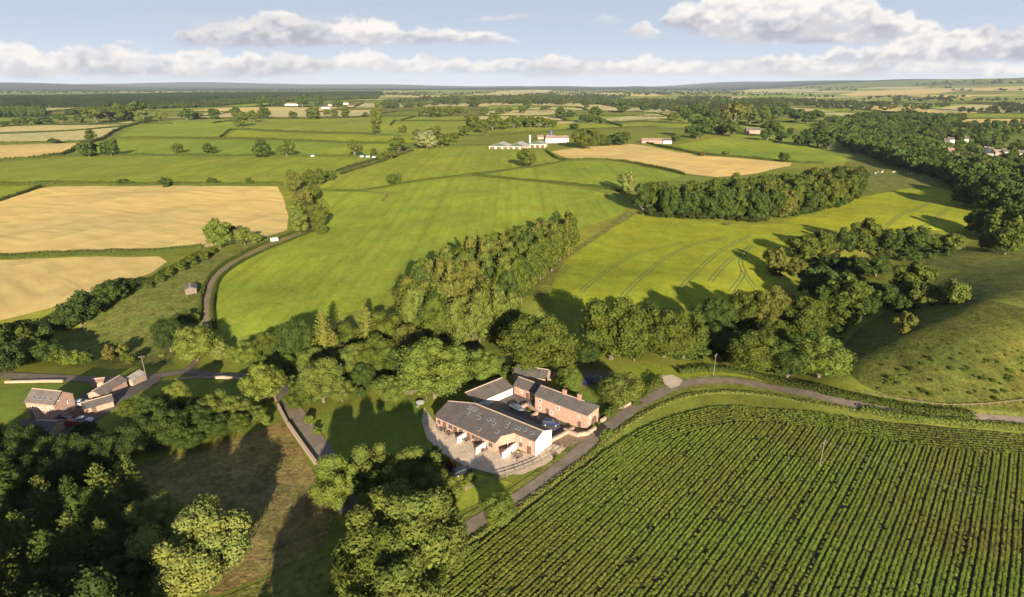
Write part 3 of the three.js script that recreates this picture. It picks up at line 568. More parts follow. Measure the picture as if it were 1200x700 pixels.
function plant(name, shape, mat, x, z, h, w, label, category, group, bark = barkMat) {
  const list = SHAPE[shape], s = list[Math.floor(treeR() * list.length)], o = new THREE.Group();
  part('trunk', s.trunk, bark, o); part('crown', s.crown, LEAF[mat], o);
  o.position.set(x, height(x, z) - 0.05, z); o.rotation.y = treeR() * 6.2832; o.scale.set(w, h, w * (0.92 + treeR() * 0.16));
  return top(name, o, label, category, group);
}
// a tree from where the middle of its crown shows: width in survey pixels
function sight(px, py, wpx, ratio, over = 0.55) {
  let h = 12, p;
  for (let k = 0; k < 4; k++) { p = at(px, py, h * over); const depth = p.t; h = wpx * depth / FOCAL * ratio; }
  return { x: p.x, z: p.z, h, w: h / ratio };
}
const KIND = {
  broadleaf_tree: 'tree', conifer_tree: 'tree', bush: 'bush', poplar: 'tree',
};
const TONE = { oak: 'mid green', dark: 'dark green', deep: 'very dark', bright: 'bright green', lime: 'yellow green', olive: 'olive', ash: 'grey green', pale: 'pale green', larch: 'light brownish', brown: 'brown', spruce: 'green', copper: 'copper', willow: 'silvery' };
function stand(list, name, shape, label, group, ratio = 1.08, k = 1) {
  for (const [px, py, w, mat = 'oak', r = ratio, sh = shape, lab = label] of list) {
    const t = sight(px, py, w * k, r, name === 'bush' ? 0.4 : 0.55);
    plant(name, sh, mat, t.x, t.z, t.h * 1.12, t.w * (name === 'bush' ? 1.1 : 1.34), group ? TONE[mat] + ' ' + lab : lab, name === 'bush' ? 'bush' : 'tree', group);
  }
}
// ---- trees about the farm
stand([[508, 432, 70, 'bright', 1.0, 'near', 'big round bright green tree behind the long barn'], [567, 427, 34, 'bright', 1.15, 'near', 'smaller bright tree between the round tree and the outbuildings'], [632, 404, 78, 'oak', 0.85, 'near', 'broad oak behind the outbuildings'], [458, 455, 36, 'bright', 0.8, 'near', 'low bright tree at the shaded lawn'],
  [718, 384, 74, 'oak', 1.0, 'near', 'large dark oak beside the corn field'], [780, 390, 54, 'oak', 1.05, 'near', 'oak next to the large dark oak above the lane']], 'broadleaf_tree', 'near', '', null);
stand([[668, 445, 27, 'bright', 1.0], [728, 456, 44, 'ash', 0.85]], 'broadleaf_tree', 'near', 'garden tree on the lawn behind the brick house', 'garden trees');
stand([[585, 598, 36, 'bright', 1.1, 'near', 'young bright tree between the lane and the garden fence']], 'broadleaf_tree', 'near', '', null);
// ---- trees on the slope between the lane and the hay field
stand([[306, 450, 42, 'lime', 1.1, 'near', 'bright round tree at the bend of the downhill lane']], 'broadleaf_tree', 'near', '', null);
stand([[346, 402, 44, 'dark', 1.2], [404, 398, 30, 'oak', 1.3], [376, 446, 46, 'ash', 1.15], [350, 466, 30, 'oak', 1.0], [411, 424, 36, 'ash', 1.1], [440, 416, 40, 'oak', 1.15], [452, 388, 40, 'oak', 1.25], [330, 428, 26, 'bright', 1.0], [285, 414, 30, 'bright', 0.9], [311, 404, 30, 'oak', 0.95], [400, 458, 26, 'ash', 1], [258, 412, 20, 'pale', 1.1], [466, 424, 30, 'dark', 1.1], [320, 396, 22, 'oak', 1.0], [424, 440, 26, 'dark', 1.0], [480, 400, 34, 'olive', 1.3], [365, 424, 28, 'ash', 1.2]], 'broadleaf_tree', 'near', 'broadleaf tree in the belt between lane and hay field', 'trees between the lane and the hay field');
stand([[379, 396, 36, 'larch', 1.75], [430, 390, 34, 'larch', 1.75], [392, 412, 28, 'larch', 1.7]], 'conifer_tree', 'fir', 'light pointed conifer in the belt below the hay field', 'light conifers in the belt');
stand([[227, 402, 44, 'lime', 0.95, 'near', 'rounded yellow green tree beside the farm track'], [196, 393, 30, 'deep', 1.3, 'near', 'dark upright tree beside the rough meadow']], 'broadleaf_tree', 'near', '', null);
// ---- shrubs and trees along the stone wall and meadow on the left
stand([[90, 364, 36, 'deep', 0.95], [106, 352, 28, 'dark', 1], [121, 346, 28, 'dark', 0.95], [133, 340, 26, 'dark', 0.95], [146, 334, 20, 'deep', 0.9], [12, 394, 34, 'oak', 1], [30, 388, 26, 'ash', 1.1], [28, 410, 30, 'ash', 0.9], [6, 418, 34, 'deep', 1], [52, 412, 28, 'dark', 0.85], [46, 392, 24, 'dark', 1], [70, 376, 24, 'deep', 0.9], [-12, 398, 40, 'dark', 1]], 'broadleaf_tree', 'mid', 'dark hedgerow tree between golden field and meadow', 'dark trees along the meadow edge');
stand([[68, 420, 22, 'oak', 0.75], [84, 421, 24, 'bright', 0.7], [98, 422, 20, 'oak', 0.7], [129, 416, 18, 'brown', 1], [140, 412, 17, 'olive', 1.1], [150, 422, 15, 'oak', 0.9]], 'bush', 'bush', 'shrub on the bank above the lane verge', 'shrubs on the lane bank');
// ---- woodland below the stone house
stand([[206, 464, 27, 'lime', 1.25], [178, 482, 40, 'dark', 0.95], [154, 480, 26, 'oak', 1], [252, 475, 36, 'ash', 0.85], [276, 478, 30, 'ash', 0.9], [228, 490, 32, 'dark', 0.9], [194, 502, 46, 'dark', 0.9], [164, 508, 42, 'deep', 0.9], [136, 522, 42, 'deep', 0.9], [108, 530, 42, 'deep', 0.9], [80, 528, 40, 'deep', 0.9], [52, 532, 44, 'dark', 0.9], [26, 520, 42, 'deep', 0.95], [4, 540, 46, 'deep', 0.95], [250, 500, 32, 'dark', 0.85], [222, 514, 30, 'dark', 0.8], [278, 496, 26, 'oak', 0.8], [30, 555, 44, 'deep', 1], [74, 556, 40, 'deep', 1], [-16, 520, 40, 'dark', 1.1], [300, 484, 20, 'ash', 0.8]], 'broadleaf_tree', 'near', 'tree in the wood darkened for shade below the stone house', 'wood below the stone house');  // deep and dark leaf tones put the heavy shade of this wood into the colour
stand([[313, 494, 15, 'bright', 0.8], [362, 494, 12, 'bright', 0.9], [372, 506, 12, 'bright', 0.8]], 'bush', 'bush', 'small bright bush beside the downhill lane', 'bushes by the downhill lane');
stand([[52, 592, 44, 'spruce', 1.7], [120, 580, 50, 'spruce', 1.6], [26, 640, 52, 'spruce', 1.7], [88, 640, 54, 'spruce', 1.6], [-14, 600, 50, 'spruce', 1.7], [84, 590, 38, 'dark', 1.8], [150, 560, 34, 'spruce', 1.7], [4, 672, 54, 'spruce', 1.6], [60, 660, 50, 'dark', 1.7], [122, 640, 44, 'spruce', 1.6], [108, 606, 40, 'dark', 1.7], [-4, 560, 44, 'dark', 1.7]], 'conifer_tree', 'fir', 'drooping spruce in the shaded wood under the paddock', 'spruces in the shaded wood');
stand([[222, 640, 100, 'pale', 1.0, 'sycamore', 'big pale leaved tree at the foot of the shaded paddock'], [178, 606, 52, 'pale', 1.1, 'sycamore', 'pale leaved tree behind the biggest pale tree'], [58, 700, 70, 'deep', 1.1, 'near', 'tree among the spruces with leaves darkened for shade'], [140, 690, 70, 'deep', 1, 'near', 'tree under the pale leaved trees with leaves darkened for shade'], [150, 640, 50, 'dark', 1, 'near', 'tree between spruces and pale tree with leaves darkened for shade']], 'broadleaf_tree', 'near', '', null);  // the deep and dark crowns carry shade in their leaf colour
// ---- tall trees in the front
stand([[394, 566, 50, 'bright', 1.4], [434, 552, 50, 'ash', 1.35], [488, 556, 56, 'ash', 1.2], [516, 578, 40, 'ash', 1.3], [460, 575, 50, 'oak', 1.35]], 'broadleaf_tree', 'sycamore', 'tall leafy tree between paddock and garden', 'tall trees before the garden');
stand([[474, 622, 116, 'ash', 0.95, 'sycamore', 'huge spreading sycamore towering over the lane'], [506, 634, 74, 'ash', 0.95, 'sycamore', 'sycamore leaning over the lane beside the huge one'], [440, 660, 90, 'oak', 1, 'sycamore', 'sycamore at the grassy bank'], [456, 704, 104, 'ash', 1, 'sycamore', 'sycamore at the corner of the crop']], 'broadleaf_tree', 'sycamore', '', null);
// trees standing below the frame whose shadows fall into it
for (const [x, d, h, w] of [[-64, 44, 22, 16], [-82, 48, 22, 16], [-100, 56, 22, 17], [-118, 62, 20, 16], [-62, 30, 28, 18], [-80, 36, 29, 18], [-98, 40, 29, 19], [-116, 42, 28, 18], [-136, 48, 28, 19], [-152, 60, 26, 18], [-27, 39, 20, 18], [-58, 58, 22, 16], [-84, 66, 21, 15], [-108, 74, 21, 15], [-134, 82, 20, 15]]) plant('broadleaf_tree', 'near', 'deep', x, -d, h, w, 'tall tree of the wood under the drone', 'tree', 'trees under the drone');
// ---- trees along the stream, above the lane
stand([[804, 392, 48, 'oak', 1.15], [836, 372, 40, 'dark', 1.2], [873, 364, 38, 'oak', 1.2], [902, 362, 42, 'olive', 1.2], [942, 370, 44, 'oak', 1.1], [884, 412, 54, 'oak', 0.95], [926, 420, 50, 'dark', 0.95], [964, 418, 52, 'bright', 0.95], [848, 396, 34, 'dark', 1.1], [908, 392, 32, 'oak', 1.05], [760, 372, 36, 'dark', 1.1], [690, 416, 24, 'dark', 1], [744, 412, 26, 'oak', 0.9]], 'broadleaf_tree', 'near', 'oak in the belt above the lane', 'trees above the lane');
stand([[958, 328, 40, 'dark', 1.1], [998, 342, 44, 'oak', 1.1], [988, 366, 38, 'oak', 1], [910, 304, 30, 'olive', 1.25], [934, 312, 22, 'olive', 1.1], [942, 290, 34, 'oak', 1.1], [966, 284, 32, 'oak', 1.1], [992, 280, 25, 'dark', 1.3], [1014, 276, 36, 'oak', 1.2], [1045, 280, 28, 'dark', 1.1], [1072, 279, 32, 'dark', 1.05], [1095, 283, 24, 'oak', 1], [1120, 284, 24, 'ash', 1], [980, 308, 26, 'deep', 1], [1006, 312, 28, 'deep', 1.1], [1029, 312, 26, 'dark', 1.1], [1070, 328, 42, 'oak', 1.1], [1084, 345, 28, 'ash', 1.3], [1040, 346, 30, 'dark', 1.1], [1122, 342, 28, 'ash', 1.25], [1104, 346, 22, 'ash', 1.2], [1016, 358, 26, 'dark', 1], [968, 348, 28, 'dark', 1.1], [1056, 356, 22, 'dark', 1]], 'broadleaf_tree', 'mid', 'tree along the stream beside the knoll', 'trees along the stream', 1.08, 0.84);
stand([[1060, 381, 25, 'olive', 0.95, 'bush', 'lone round bush on the side of the knoll']], 'bush', 'bush', '', null);
stand([[1148, 260, 25, 'dark', 1.2], [1176, 262, 34, 'oak', 1.2], [1182, 282, 28, 'oak', 1.1], [1192, 238, 30, 'dark', 1.2], [1164, 228, 32, 'dark', 1.2], [1134, 226, 26, 'dark', 1.1], [1160, 282, 20, 'dark', 1], [1204, 262, 34, 'dark', 1.2]], 'broadleaf_tree', 'mid', 'tree at the stream below the village', 'trees below the village');
// ---- trees in the middle distance, one by one
stand([[617, 185, 18, 'oak', 1.05, 'mid', 'lone tree below the white farm'], [463, 209, 15, 'oak', 0.85, 'mid', 'lone round tree on the pasture hedge'], [736, 213, 20, 'pale', 1.3, 'mid', 'half bare tree at the end of the far wood'], [919, 184, 11, 'dark', 1.0, 'mid', 'small round tree at the golden field'], [500, 163, 23, 'willow', 0.9, 'mid', 'silvery willow at the bend of the track']], 'broadleaf_tree', 'mid', '', null);
stand([[344, 214, 16, 'olive', 1.3], [354, 236, 22, 'olive', 1.3], [371, 253, 24, 'oak', 1.15], [350, 262, 18, 'ash', 1.3], [364, 226, 18, 'oak', 1.2], [374, 207, 15, 'oak', 1.1], [386, 205, 13, 'oak', 1], [362, 207, 14, 'oak', 1.1], [346, 246, 16, 'ash', 1.2], [376, 268, 14, 'oak', 0.9], [342, 206, 12, 'olive', 1.2]], 'broadleaf_tree', 'mid', 'hedgerow tree on the farm track beside the golden field', 'trees along the farm track');
stand([[255, 274, 28, 'bright', 1.15, 'mid', 'bright green tree at the corner of the golden field'], [271, 272, 13, 'brown', 1.3, 'mid', 'reddish tree beside the bright green one'], [285, 276, 19, 'ash', 1.1, 'mid', 'grey green tree beside the reddish one'], [297, 279, 14, 'bright', 0.9, 'mid', 'low tree at the end of the field corner clump']], 'broadleaf_tree', 'mid', '', null);
stand([[200, 320, 13, 'oak', 0.8], [212, 314, 14, 'oak', 0.8], [224, 307, 14, 'oak', 0.8], [237, 301, 14, 'oak', 0.8], [246, 296, 12, 'oak', 0.8], [188, 328, 12, 'oak', 0.8], [174, 336, 10, 'oak', 0.8], [218, 372, 14, 'oak', 1], [206, 374, 12, 'deep', 1], [228, 374, 12, 'oak', 1]], 'bush', 'bush', 'bush along the ditch of the rough meadow', 'bushes along the meadow ditch');
stand([[144, 214, 13, 'dark', 0.6], [193, 215, 16, 'dark', 0.65], [248, 213, 11, 'dark', 0.75], [292, 213, 9, 'dark', 0.75]], 'bush', 'bush', 'round bush standing in the hedge above the golden field', 'bushes in the field hedge');
stand([[102, 173, 20, 'dark', 0.95], [128, 172, 18, 'dark', 1.1], [105, 158, 12, 'oak', 0.9], [208, 173, 13, 'oak', 0.9], [245, 174, 13, 'dark', 0.9], [305, 174, 22, 'dark', 0.85], [335, 174, 16, 'oak', 1.1], [415, 174, 14, 'oak', 1.3], [438, 178, 9, 'oak', 0.8], [466, 169, 18, 'oak', 1.0], [447, 183, 12, 'oak', 0.7], [458, 181, 14, 'oak', 0.7], [472, 151, 9, 'oak', 0.9], [441, 150, 10, 'oak', 1.1], [62, 165, 10, 'dark', 0.6]], 'hedgerow_tree', 'far', 'hedgerow tree among the middle fields', 'hedgerow trees of the middle fields');
stand([[281, 139, 17, 'oak', 1.0], [276, 131, 11, 'dark', 1.0], [297, 136, 13, 'oak', 1], [309, 132, 14, 'dark', 0.9], [250, 133, 13, 'dark', 0.9], [218, 134, 14, 'dark', 0.9], [232, 135, 9, 'dark', 1], [343, 134, 9, 'oak', 0.9], [367, 131, 15, 'oak', 1.0], [383, 132, 7, 'oak', 1.2], [392, 132, 8, 'oak', 1.1], [404, 131, 10, 'oak', 1.1], [428, 134, 5, 'dark', 1], [441, 127, 13, 'oak', 1.9], [354, 118, 13, 'dark', 1.1], [373, 117, 10, 'dark', 1.2], [395, 122, 11, 'dark', 1], [305, 118, 14, 'dark', 0.9], [318, 119, 10, 'dark', 0.9], [328, 120, 8, 'dark', 0.9], [112, 134, 26, 'oak', 0.7], [128, 133, 22, 'oak', 0.8], [140, 131, 24, 'oak', 0.8], [155, 128, 26, 'dark', 0.8], [165, 136, 16, 'ash', 0.8], [186, 136, 14, 'ash', 0.8], [86, 133, 13, 'dark', 0.8], [92, 139, 10, 'dark', 0.9], [70, 139, 11, 'dark', 0.9], [30, 142, 12, 'dark', 0.8], [20, 143, 10, 'dark', 0.8], [44, 143, 9, 'dark', 0.6], [57, 142, 10, 'dark', 0.6], [4, 145, 8, 'dark', 0.7]], 'hedgerow_tree', 'far', 'parkland tree near the hamlet', 'trees about the hamlet');
stand([[492, 158, 14, 'oak', 0.9], [508, 155, 18, 'oak', 0.8], [518, 164, 18, 'oak', 0.8], [531, 161, 14, 'oak', 0.7], [545, 153, 14, 'oak', 0.8], [552, 143, 20, 'oak', 0.7], [566, 148, 14, 'oak', 1], [577, 142, 16, 'oak', 1.2], [590, 145, 12, 'oak', 1], [602, 143, 14, 'oak', 1], [612, 142, 12, 'oak', 1], [622, 142, 12, 'oak', 1.1], [632, 143, 12, 'oak', 1], [640, 144, 12, 'oak', 0.9], [648, 145, 9, 'oak', 0.9], [496, 131, 12, 'oak', 0.8], [509, 131, 16, 'oak', 0.7], [527, 130, 14, 'oak', 0.8], [540, 130, 12, 'oak', 0.7], [556, 119, 12, 'dark', 0.9], [568, 130, 9, 'oak', 0.8], [586, 130, 10, 'oak', 0.7], [596, 129, 9, 'oak', 0.7], [612, 128, 10, 'oak', 0.9], [618, 124, 10, 'dark', 1], [640, 127, 10, 'oak', 0.7], [657, 132, 12, 'dark', 1], [669, 133, 9, 'dark', 0.9], [686, 122, 9, 'dark', 1], [698, 131, 12, 'dark', 1], [688, 139, 16, 'dark', 0.6], [700, 140, 10, 'dark', 0.7], [706, 142, 9, 'dark', 0.6]], 'hedgerow_tree', 'far', 'hedgerow tree behind the white farm', 'hedgerow trees behind the white farm');
stand([[687, 162, 26, 'oak', 0.85], [702, 164, 14, 'oak', 1], [711, 165, 12, 'dark', 0.9], [718, 163, 12, 'dark', 0.9], [728, 162, 18, 'dark', 0.8], [673, 148, 10, 'dark', 0.7]], 'broadleaf_tree', 'mid', 'tree sheltering the white farm', 'trees at the white farm');
stand([[731, 125, 14, 'dark', 0.9], [755, 125, 13, 'dark', 0.8], [790, 138, 13, 'oak', 0.9], [804, 133, 16, 'dark', 1.1], [816, 129, 14, 'dark', 1], [828, 132, 16, 'dark', 1], [818, 149, 26, 'dark', 0.9], [834, 148, 18, 'oak', 0.9], [846, 150, 16, 'dark', 0.9], [858, 151, 20, 'oak', 0.8], [861, 128, 22, 'olive', 1.2], [880, 134, 22, 'oak', 0.9], [894, 135, 20, 'oak', 0.9], [906, 132, 18, 'dark', 1], [916, 128, 16, 'dark', 1], [862, 138, 16, 'oak', 1], [840, 135, 14, 'dark', 1], [905, 151, 20, 'dark', 0.9], [900, 158, 14, 'dark', 0.9], [916, 160, 12, 'dark', 0.9], [927, 154, 8, 'dark', 1], [940, 162, 16, 'dark', 1], [950, 160, 18, 'dark', 1.1], [960, 164, 16, 'dark', 1], [972, 168, 14, 'dark', 0.9], [934, 135, 16, 'dark', 0.9], [948, 137, 16, 'dark', 0.9], [958, 136, 14, 'dark', 1], [926, 133, 12, 'dark', 1], [792, 161, 10, 'oak', 0.9], [822, 180, 9, 'brown', 0.6], [850, 180, 9, 'brown', 0.6]], 'hedgerow_tree', 'far', 'tree by the brick farmhouse across the golden field', 'trees by the brick farmhouse');


// ---- the two woods, tree by tree
function fill(px, gap, seed, each, jit = 0.7) {
  const poly = flatAt(px), R = rng(seed), xs = poly.map((p) => p[0]), ds = poly.map((p) => p[1]); let n = 0;
  for (let d = Math.min(...ds); d < Math.max(...ds); d += gap * 0.87) for (let x = Math.min(...xs) + (n++ & 1) * gap / 2; x < Math.max(...xs); x += gap) {
    const a = x + (R() - 0.5) * gap * jit, b = d + (R() - 0.5) * gap * jit; if (inside(a, b, poly)) each(a, -b, R);
  }
}
fill([[468, 404], [470, 372], [498, 352], [540, 332], [585, 314], [628, 300], [655, 288], [672, 290], [668, 304], [644, 320], [622, 342], [610, 372], [600, 398], [560, 412], [520, 416]], 6.0, 31, (x, z, R) => {
  const q = R(), mat = q < 0.12 ? 'larch' : q < 0.30 ? 'olive' : q < 0.55 ? 'ash' : q < 0.88 ? 'oak' : 'dark';
  if (q < 0.12) plant('conifer_tree', 'larch', mat, x, z, 18.5 + R() * 5, 9.5 + R() * 3, TONE[mat] + ' slender conifer in the narrow wood', 'tree', 'conifers of the narrow wood');
  else plant('woodland_tree', 'tall', mat, x, z, 17 + R() * 4, 12 + R() * 4, TONE[mat] + ' slender tree in the narrow wood beside the hay field', 'tree', 'trees of the narrow wood');
});
fill([[735, 249], [772, 245], [880, 238], [958, 224], [1000, 222], [1012, 230], [986, 241], [930, 254], [886, 260], [800, 256]], 8.4, 37, (x, z, R) => {
  const q = R(), mat = q < 0.4 ? 'dark' : q < 0.75 ? 'oak' : 'olive'; plant('woodland_tree', 'mid', mat, x, z, 17 + R() * 5, 14 + R() * 5, TONE[mat] + ' tree of the dense far wood under the golden field', 'tree', 'trees of the far wood');
});
// ---- woodland that reads as one mass
const massR = rng(555), massBuckets = [];
function mass(label, px, gap, { hMin = 11, hMax = 18, mat = 'far', shape = 'mass', thin = 0, wide = 0.85, tint = 0.35 } = {}) {
  const list = []; fill(px, gap, Math.round(px[0][0] * 7 + px[0][1] * 31), (x, z, R) => { if (gap > 9 && (clearings.some((c) => inside(x, -z, c)) || (gap < 20 && inside(x, -z, village)))) return; if (R() >= thin * (0.4 + 1.2 * fbm(x / 160, z / 160, 3, 901))) list.push([x, z, (hMin + R() * (hMax - hMin)) * (0.8 + 0.4 * vnoise(x / 45, z / 45, 951)), R()]); });
  const shapes = SHAPE[shape], byShape = shapes.map(() => []); list.forEach((t) => byShape[Math.floor(t[3] * shapes.length)].push(t));
  const o = new THREE.Object3D(), c = new THREE.Color(), g = new THREE.Group();
  byShape.forEach((L, k) => {
    if (!L.length) return;
    const im = new THREE.InstancedMesh(shapes[k].crown, LEAF[mat], L.length);
    L.forEach(([x, z, h, q], i) => { const w = h * wide * (0.85 + 0.3 * massR()); o.position.set(x, height(x, z) - 0.3, z); o.rotation.y = massR() * 6.3; o.scale.set(w, h, w); o.updateMatrix(); im.setMatrixAt(i, o.matrix); const l = (1 - tint / 2 + massR() * tint * 1.4) * (0.72 + 0.6 * vnoise(x / 90, z / 90, 955)), y = 1 + (massR() - 0.4) * 0.25 + 0.3 * (vnoise(x / 60, z / 60, 957) - 0.5); im.setColorAt(i, c.setRGB(l * y, l, l)); });
    im.name = 'crowns'; im.castShadow = im.receiveShadow = true; g.add(im);
  });
  top('woodland', g, label, 'woodland', null, 'stuff');
  return list.length;
}
let mc = 0;
mc += mass('undergrowth below the belt of trees between lane and hay field', [[262, 424], [330, 404], [400, 396], [470, 396], [560, 420], [610, 424], [690, 408], [690, 424], [600, 440], [540, 452], [500, 460], [440, 462], [400, 470], [352, 480], [330, 450], [290, 434]], 4.2, { hMin: 1.6, hMax: 4.2, shape: 'bush', mat: 'dark', wide: 1.5, tint: 0.6, thin: 0.35 });
mc += mass('undergrowth below the trees above the lane', [[690, 400], [760, 384], [850, 366], [930, 350], [1000, 360], [985, 410], [960, 440], [900, 432], [840, 424], [760, 420], [700, 420]], 4.2, { hMin: 1.6, hMax: 4.0, shape: 'bush', mat: 'dark', wide: 1.5, tint: 0.6, thin: 0.4 });
mc += mass('undergrowth along the stream beside the knoll', [[900, 318], [940, 296], [1010, 288], [1120, 290], [1130, 300], [1040, 310], [1010, 330], [1090, 350], [1130, 352], [1060, 366], [990, 372], [940, 345]], 5, { hMin: 1.6, hMax: 4.0, shape: 'bush', mat: 'dark', wide: 1.5, tint: 0.6, thin: 0.45 });
mc += mass('undergrowth of the wood below the stone house', [[-20, 530], [60, 520], [130, 500], [190, 474], [290, 470], [310, 490], [240, 515], [160, 540], [130, 575], [160, 620], [190, 700], [-40, 740]], 3.8, { hMin: 1.5, hMax: 4.0, shape: 'bush', mat: 'deep', wide: 1.5, tint: 0.6, thin: 0.3 });  // deep leaf colour stands in for the shade under the wood
mc += mass('dark wood on the valley side below the village', [[985, 172], [1010, 164], [1040, 160], [1075, 172], [1100, 192], [1150, 200], [1230, 200], [1260, 250], [1200, 262], [1176, 250], [1140, 234], [1112, 216], [1076, 204], [1030, 190]], 10.5, { hMin: 12, hMax: 20, shape: 'far', mat: 'dark', wide: 1.12, tint: 0.6 });
mc += mass('mixed wood above the valley side', [[960, 164], [960, 148], [1000, 140], [1060, 136], [1100, 142], [1130, 140], [1098, 158], [1100, 184], [1060, 176], [1010, 176]], 13, { shape: 'far', mat: 'dark', hMin: 11, hMax: 19, wide: 1.2, tint: 0.6, thin: 0.35 });
mc += mass('trees around the village houses', [[1090, 150], [1250, 140], [1260, 190], [1190, 193], [1150, 196], [1110, 190], [1096, 168]], 26, { shape: 'far', mat: 'dark', hMin: 8, hMax: 14, wide: 1.1, tint: 0.6, thin: 0.3 });
mc += mass('belt of woods across the valley', [[650, 123], [720, 124], [780, 131], [800, 134], [860, 128], [960, 130], [1050, 132], [1240, 134], [1250, 122], [1160, 124], [1090, 124], [980, 120], [880, 116], [760, 113], [640, 113], [480, 117], [445, 122], [450, 128], [560, 122]], 23, { hMin: 12, hMax: 19, thin: 0.75, wide: 1.2, tint: 0.6 });
mc += mass('wooded country beyond the valley', [[420, 113], [640, 112], [780, 112], [900, 114], [990, 117], [1090, 122], [1260, 121], [1260, 111], [1080, 113], [1000, 114], [900, 109], [760, 107], [600, 108], [440, 109]], 40, { hMin: 12, hMax: 20, thin: 0.95, wide: 1.3 });
mc += mass('far woods under the skyline', [[430, 107], [700, 106.5], [980, 108], [1260, 107], [1280, 101.5], [900, 102.5], [600, 102.5], [430, 103]], 85, { hMin: 13, hMax: 24, thin: 0.95, wide: 1.9 });
mc += mass('oak woods on the hill to the south', [[1060, 102], [1110, 100], [1260, 98], [1260, 92], [1180, 93], [1100, 97]], 80, { hMin: 16, hMax: 28, thin: 0.8, wide: 1.8 });
mc += mass('dark conifer plantation on the plateau', [[-80, 127], [60, 127], [160, 126], [240, 121], [330, 116], [450, 112], [445, 108.5], [330, 109.5], [200, 111.5], [60, 114], [-80, 115]], 15, { hMin: 13, hMax: 20, mat: 'pine', shape: 'pine', wide: 0.66, tint: 0.8, thin: 0.25 });
mc += mass('broadleaf belt before the plantation', [[175, 129], [240, 126], [330, 120], [440, 116.5], [445, 114], [330, 117], [240, 122], [170, 126]], 15, { hMin: 12, hMax: 18 });
mc += mass('clump of trees at the edge of the plantation', [[-40, 139], [20, 137], [52, 136], [52, 131], [20, 130], [-40, 131]], 12, { hMin: 12, hMax: 19, mat: 'dark' });
mc += mass('wooded plain beyond the plantation', [[-80, 110.5], [60, 110], [250, 108], [430, 106], [430, 103], [250, 104.5], [60, 106], [-80, 107]], 90, { hMin: 14, hMax: 24, thin: 0.8, wide: 1.9 });
mc += mass('tussocks and thistles on the grassy knoll', [[1008, 440], [1040, 418], [1090, 380], [1150, 362], [1230, 380], [1260, 440], [1200, 476], [1100, 470], [1040, 460]], 1.9, { hMin: 0.25, hMax: 0.8, shape: 'bush', mat: 'ash', wide: 2.2, tint: 0.7, thin: 0.55 });
mc += mass('bracken and scrub low on the grassy knoll', [[1020, 452], [1060, 424], [1110, 408], [1180, 412], [1240, 430], [1220, 470], [1120, 472], [1050, 464]], 2.8, { hMin: 0.5, hMax: 1.4, shape: 'bush', mat: 'oak', wide: 1.9, tint: 0.7, thin: 0.6 });
mc += mass('tussocks and docks in the rough meadow', [[80, 400], [110, 376], [150, 344], [200, 314], [240, 304], [300, 288], [250, 318], [234, 345], [230, 376], [200, 404], [190, 424], [120, 426]], 2.6, { hMin: 0.4, hMax: 1.1, shape: 'bush', mat: 'ash', wide: 1.9, tint: 0.7, thin: 0.8 });
mc += mass('bramble along the foot of the far wood', [[740, 252], [800, 257], [884, 261], [930, 255], [986, 242], [1010, 230], [1000, 224], [960, 232], [880, 248], [780, 250]], 5, { hMin: 2, hMax: 5, shape: 'bush', mat: 'dark', wide: 1.4, tint: 0.5 });
console.log('mass trees', mc);

// ---------------------------------------------------------------- hedges, each along its own field edge
function hedge(line, h, w, label, group, mat = 'hedge', seed = 1) {
  const R = rng(seed * 77 + 5), s = new Sprays(), L = [];
  for (let i = 1; i < line.length; i++) { const [ax, ad] = line[i - 1], [bx, bd] = line[i], n = Math.max(1, Math.ceil(Math.hypot(bx - ax, bd - ad) / 2)); for (let k = 0; k < n; k++) L.push([lerp(ax, bx, k / n), lerp(ad, bd, k / n)]); }
  L.push(line[line.length - 1]);
  const [cx, cd] = L[Math.floor(L.length / 2)], dist = Math.hypot(cx, cd), size = Math.max(0.3, dist * 0.0011);
  const cy = height(cx, -cd);
  const P = [], I = [], N = 7;
  L.forEach(([x, d], i) => {
    const [ax, ad] = L[Math.max(0, i - 1)], [bx, bd] = L[Math.min(L.length - 1, i + 1)], l = Math.hypot(bx - ax, bd - ad) || 1, nx = -(bd - ad) / l, nd = (bx - ax) / l;
    const v = 0.62 + 0.76 * fbm(x / 9, d / 9, 3, 931 + seed), hh = h * v, ww = w * (0.75 + 0.5 * vnoise(x / 5, d / 5, 941));
    for (let k = 0; k < N; k++) { const a = k / (N - 1) * Math.PI, ox = Math.cos(a) * ww * 0.42, oy = Math.sin(a) * hh * 0.85; P.push(x + nx * ox - cx, height(x + nx * ox, -(d + nd * ox)) + oy - 0.1 - cy, -(d + nd * ox) + cd); if (i && k) { const q = i * N + k; I.push(q - N - 1, q - 1, q, q - N - 1, q, q - N); } }
    const m = Math.max(2, Math.round(l / 2 * (hh * 2 + ww) / (size * size) * 0.9 / (dist > 500 ? 1.6 : 1)));
    for (let k = 0; k < m; k++) {
      const a = R() * Math.PI, f = 0.9 + R() * 0.2, ox = Math.cos(a) * ww * 0.5 * f, oy = Math.sin(a) * hh * f, q = (R() - 0.5) * l * 0.5, x2 = x + nx * ox + (bx - ax) / l * q, d2 = d + nd * ox + (bd - ad) / l * q;
      s.add(x2 - cx, height(x2, -d2) + oy - cy, -d2 + cd, [nx * Math.cos(a), Math.sin(a) + 0.1, -nd * Math.cos(a)], size * 0.75 * (0.8 + R() * 0.6), R, tone(R, 0.45));
    }
  });
  const g = new THREE.BufferGeometry(); g.setAttribute('position', new THREE.Float32BufferAttribute(P, 3)); g.setIndex(I); g.computeVertexNormals(); s.core(g, [1, 1, 1]);
  const m = new THREE.Mesh(s.geometry(), LEAF[mat]); m.position.set(cx, cy, -cd);
  return top('hedge', m, label, 'hedge', group);
}
let hs = 1;
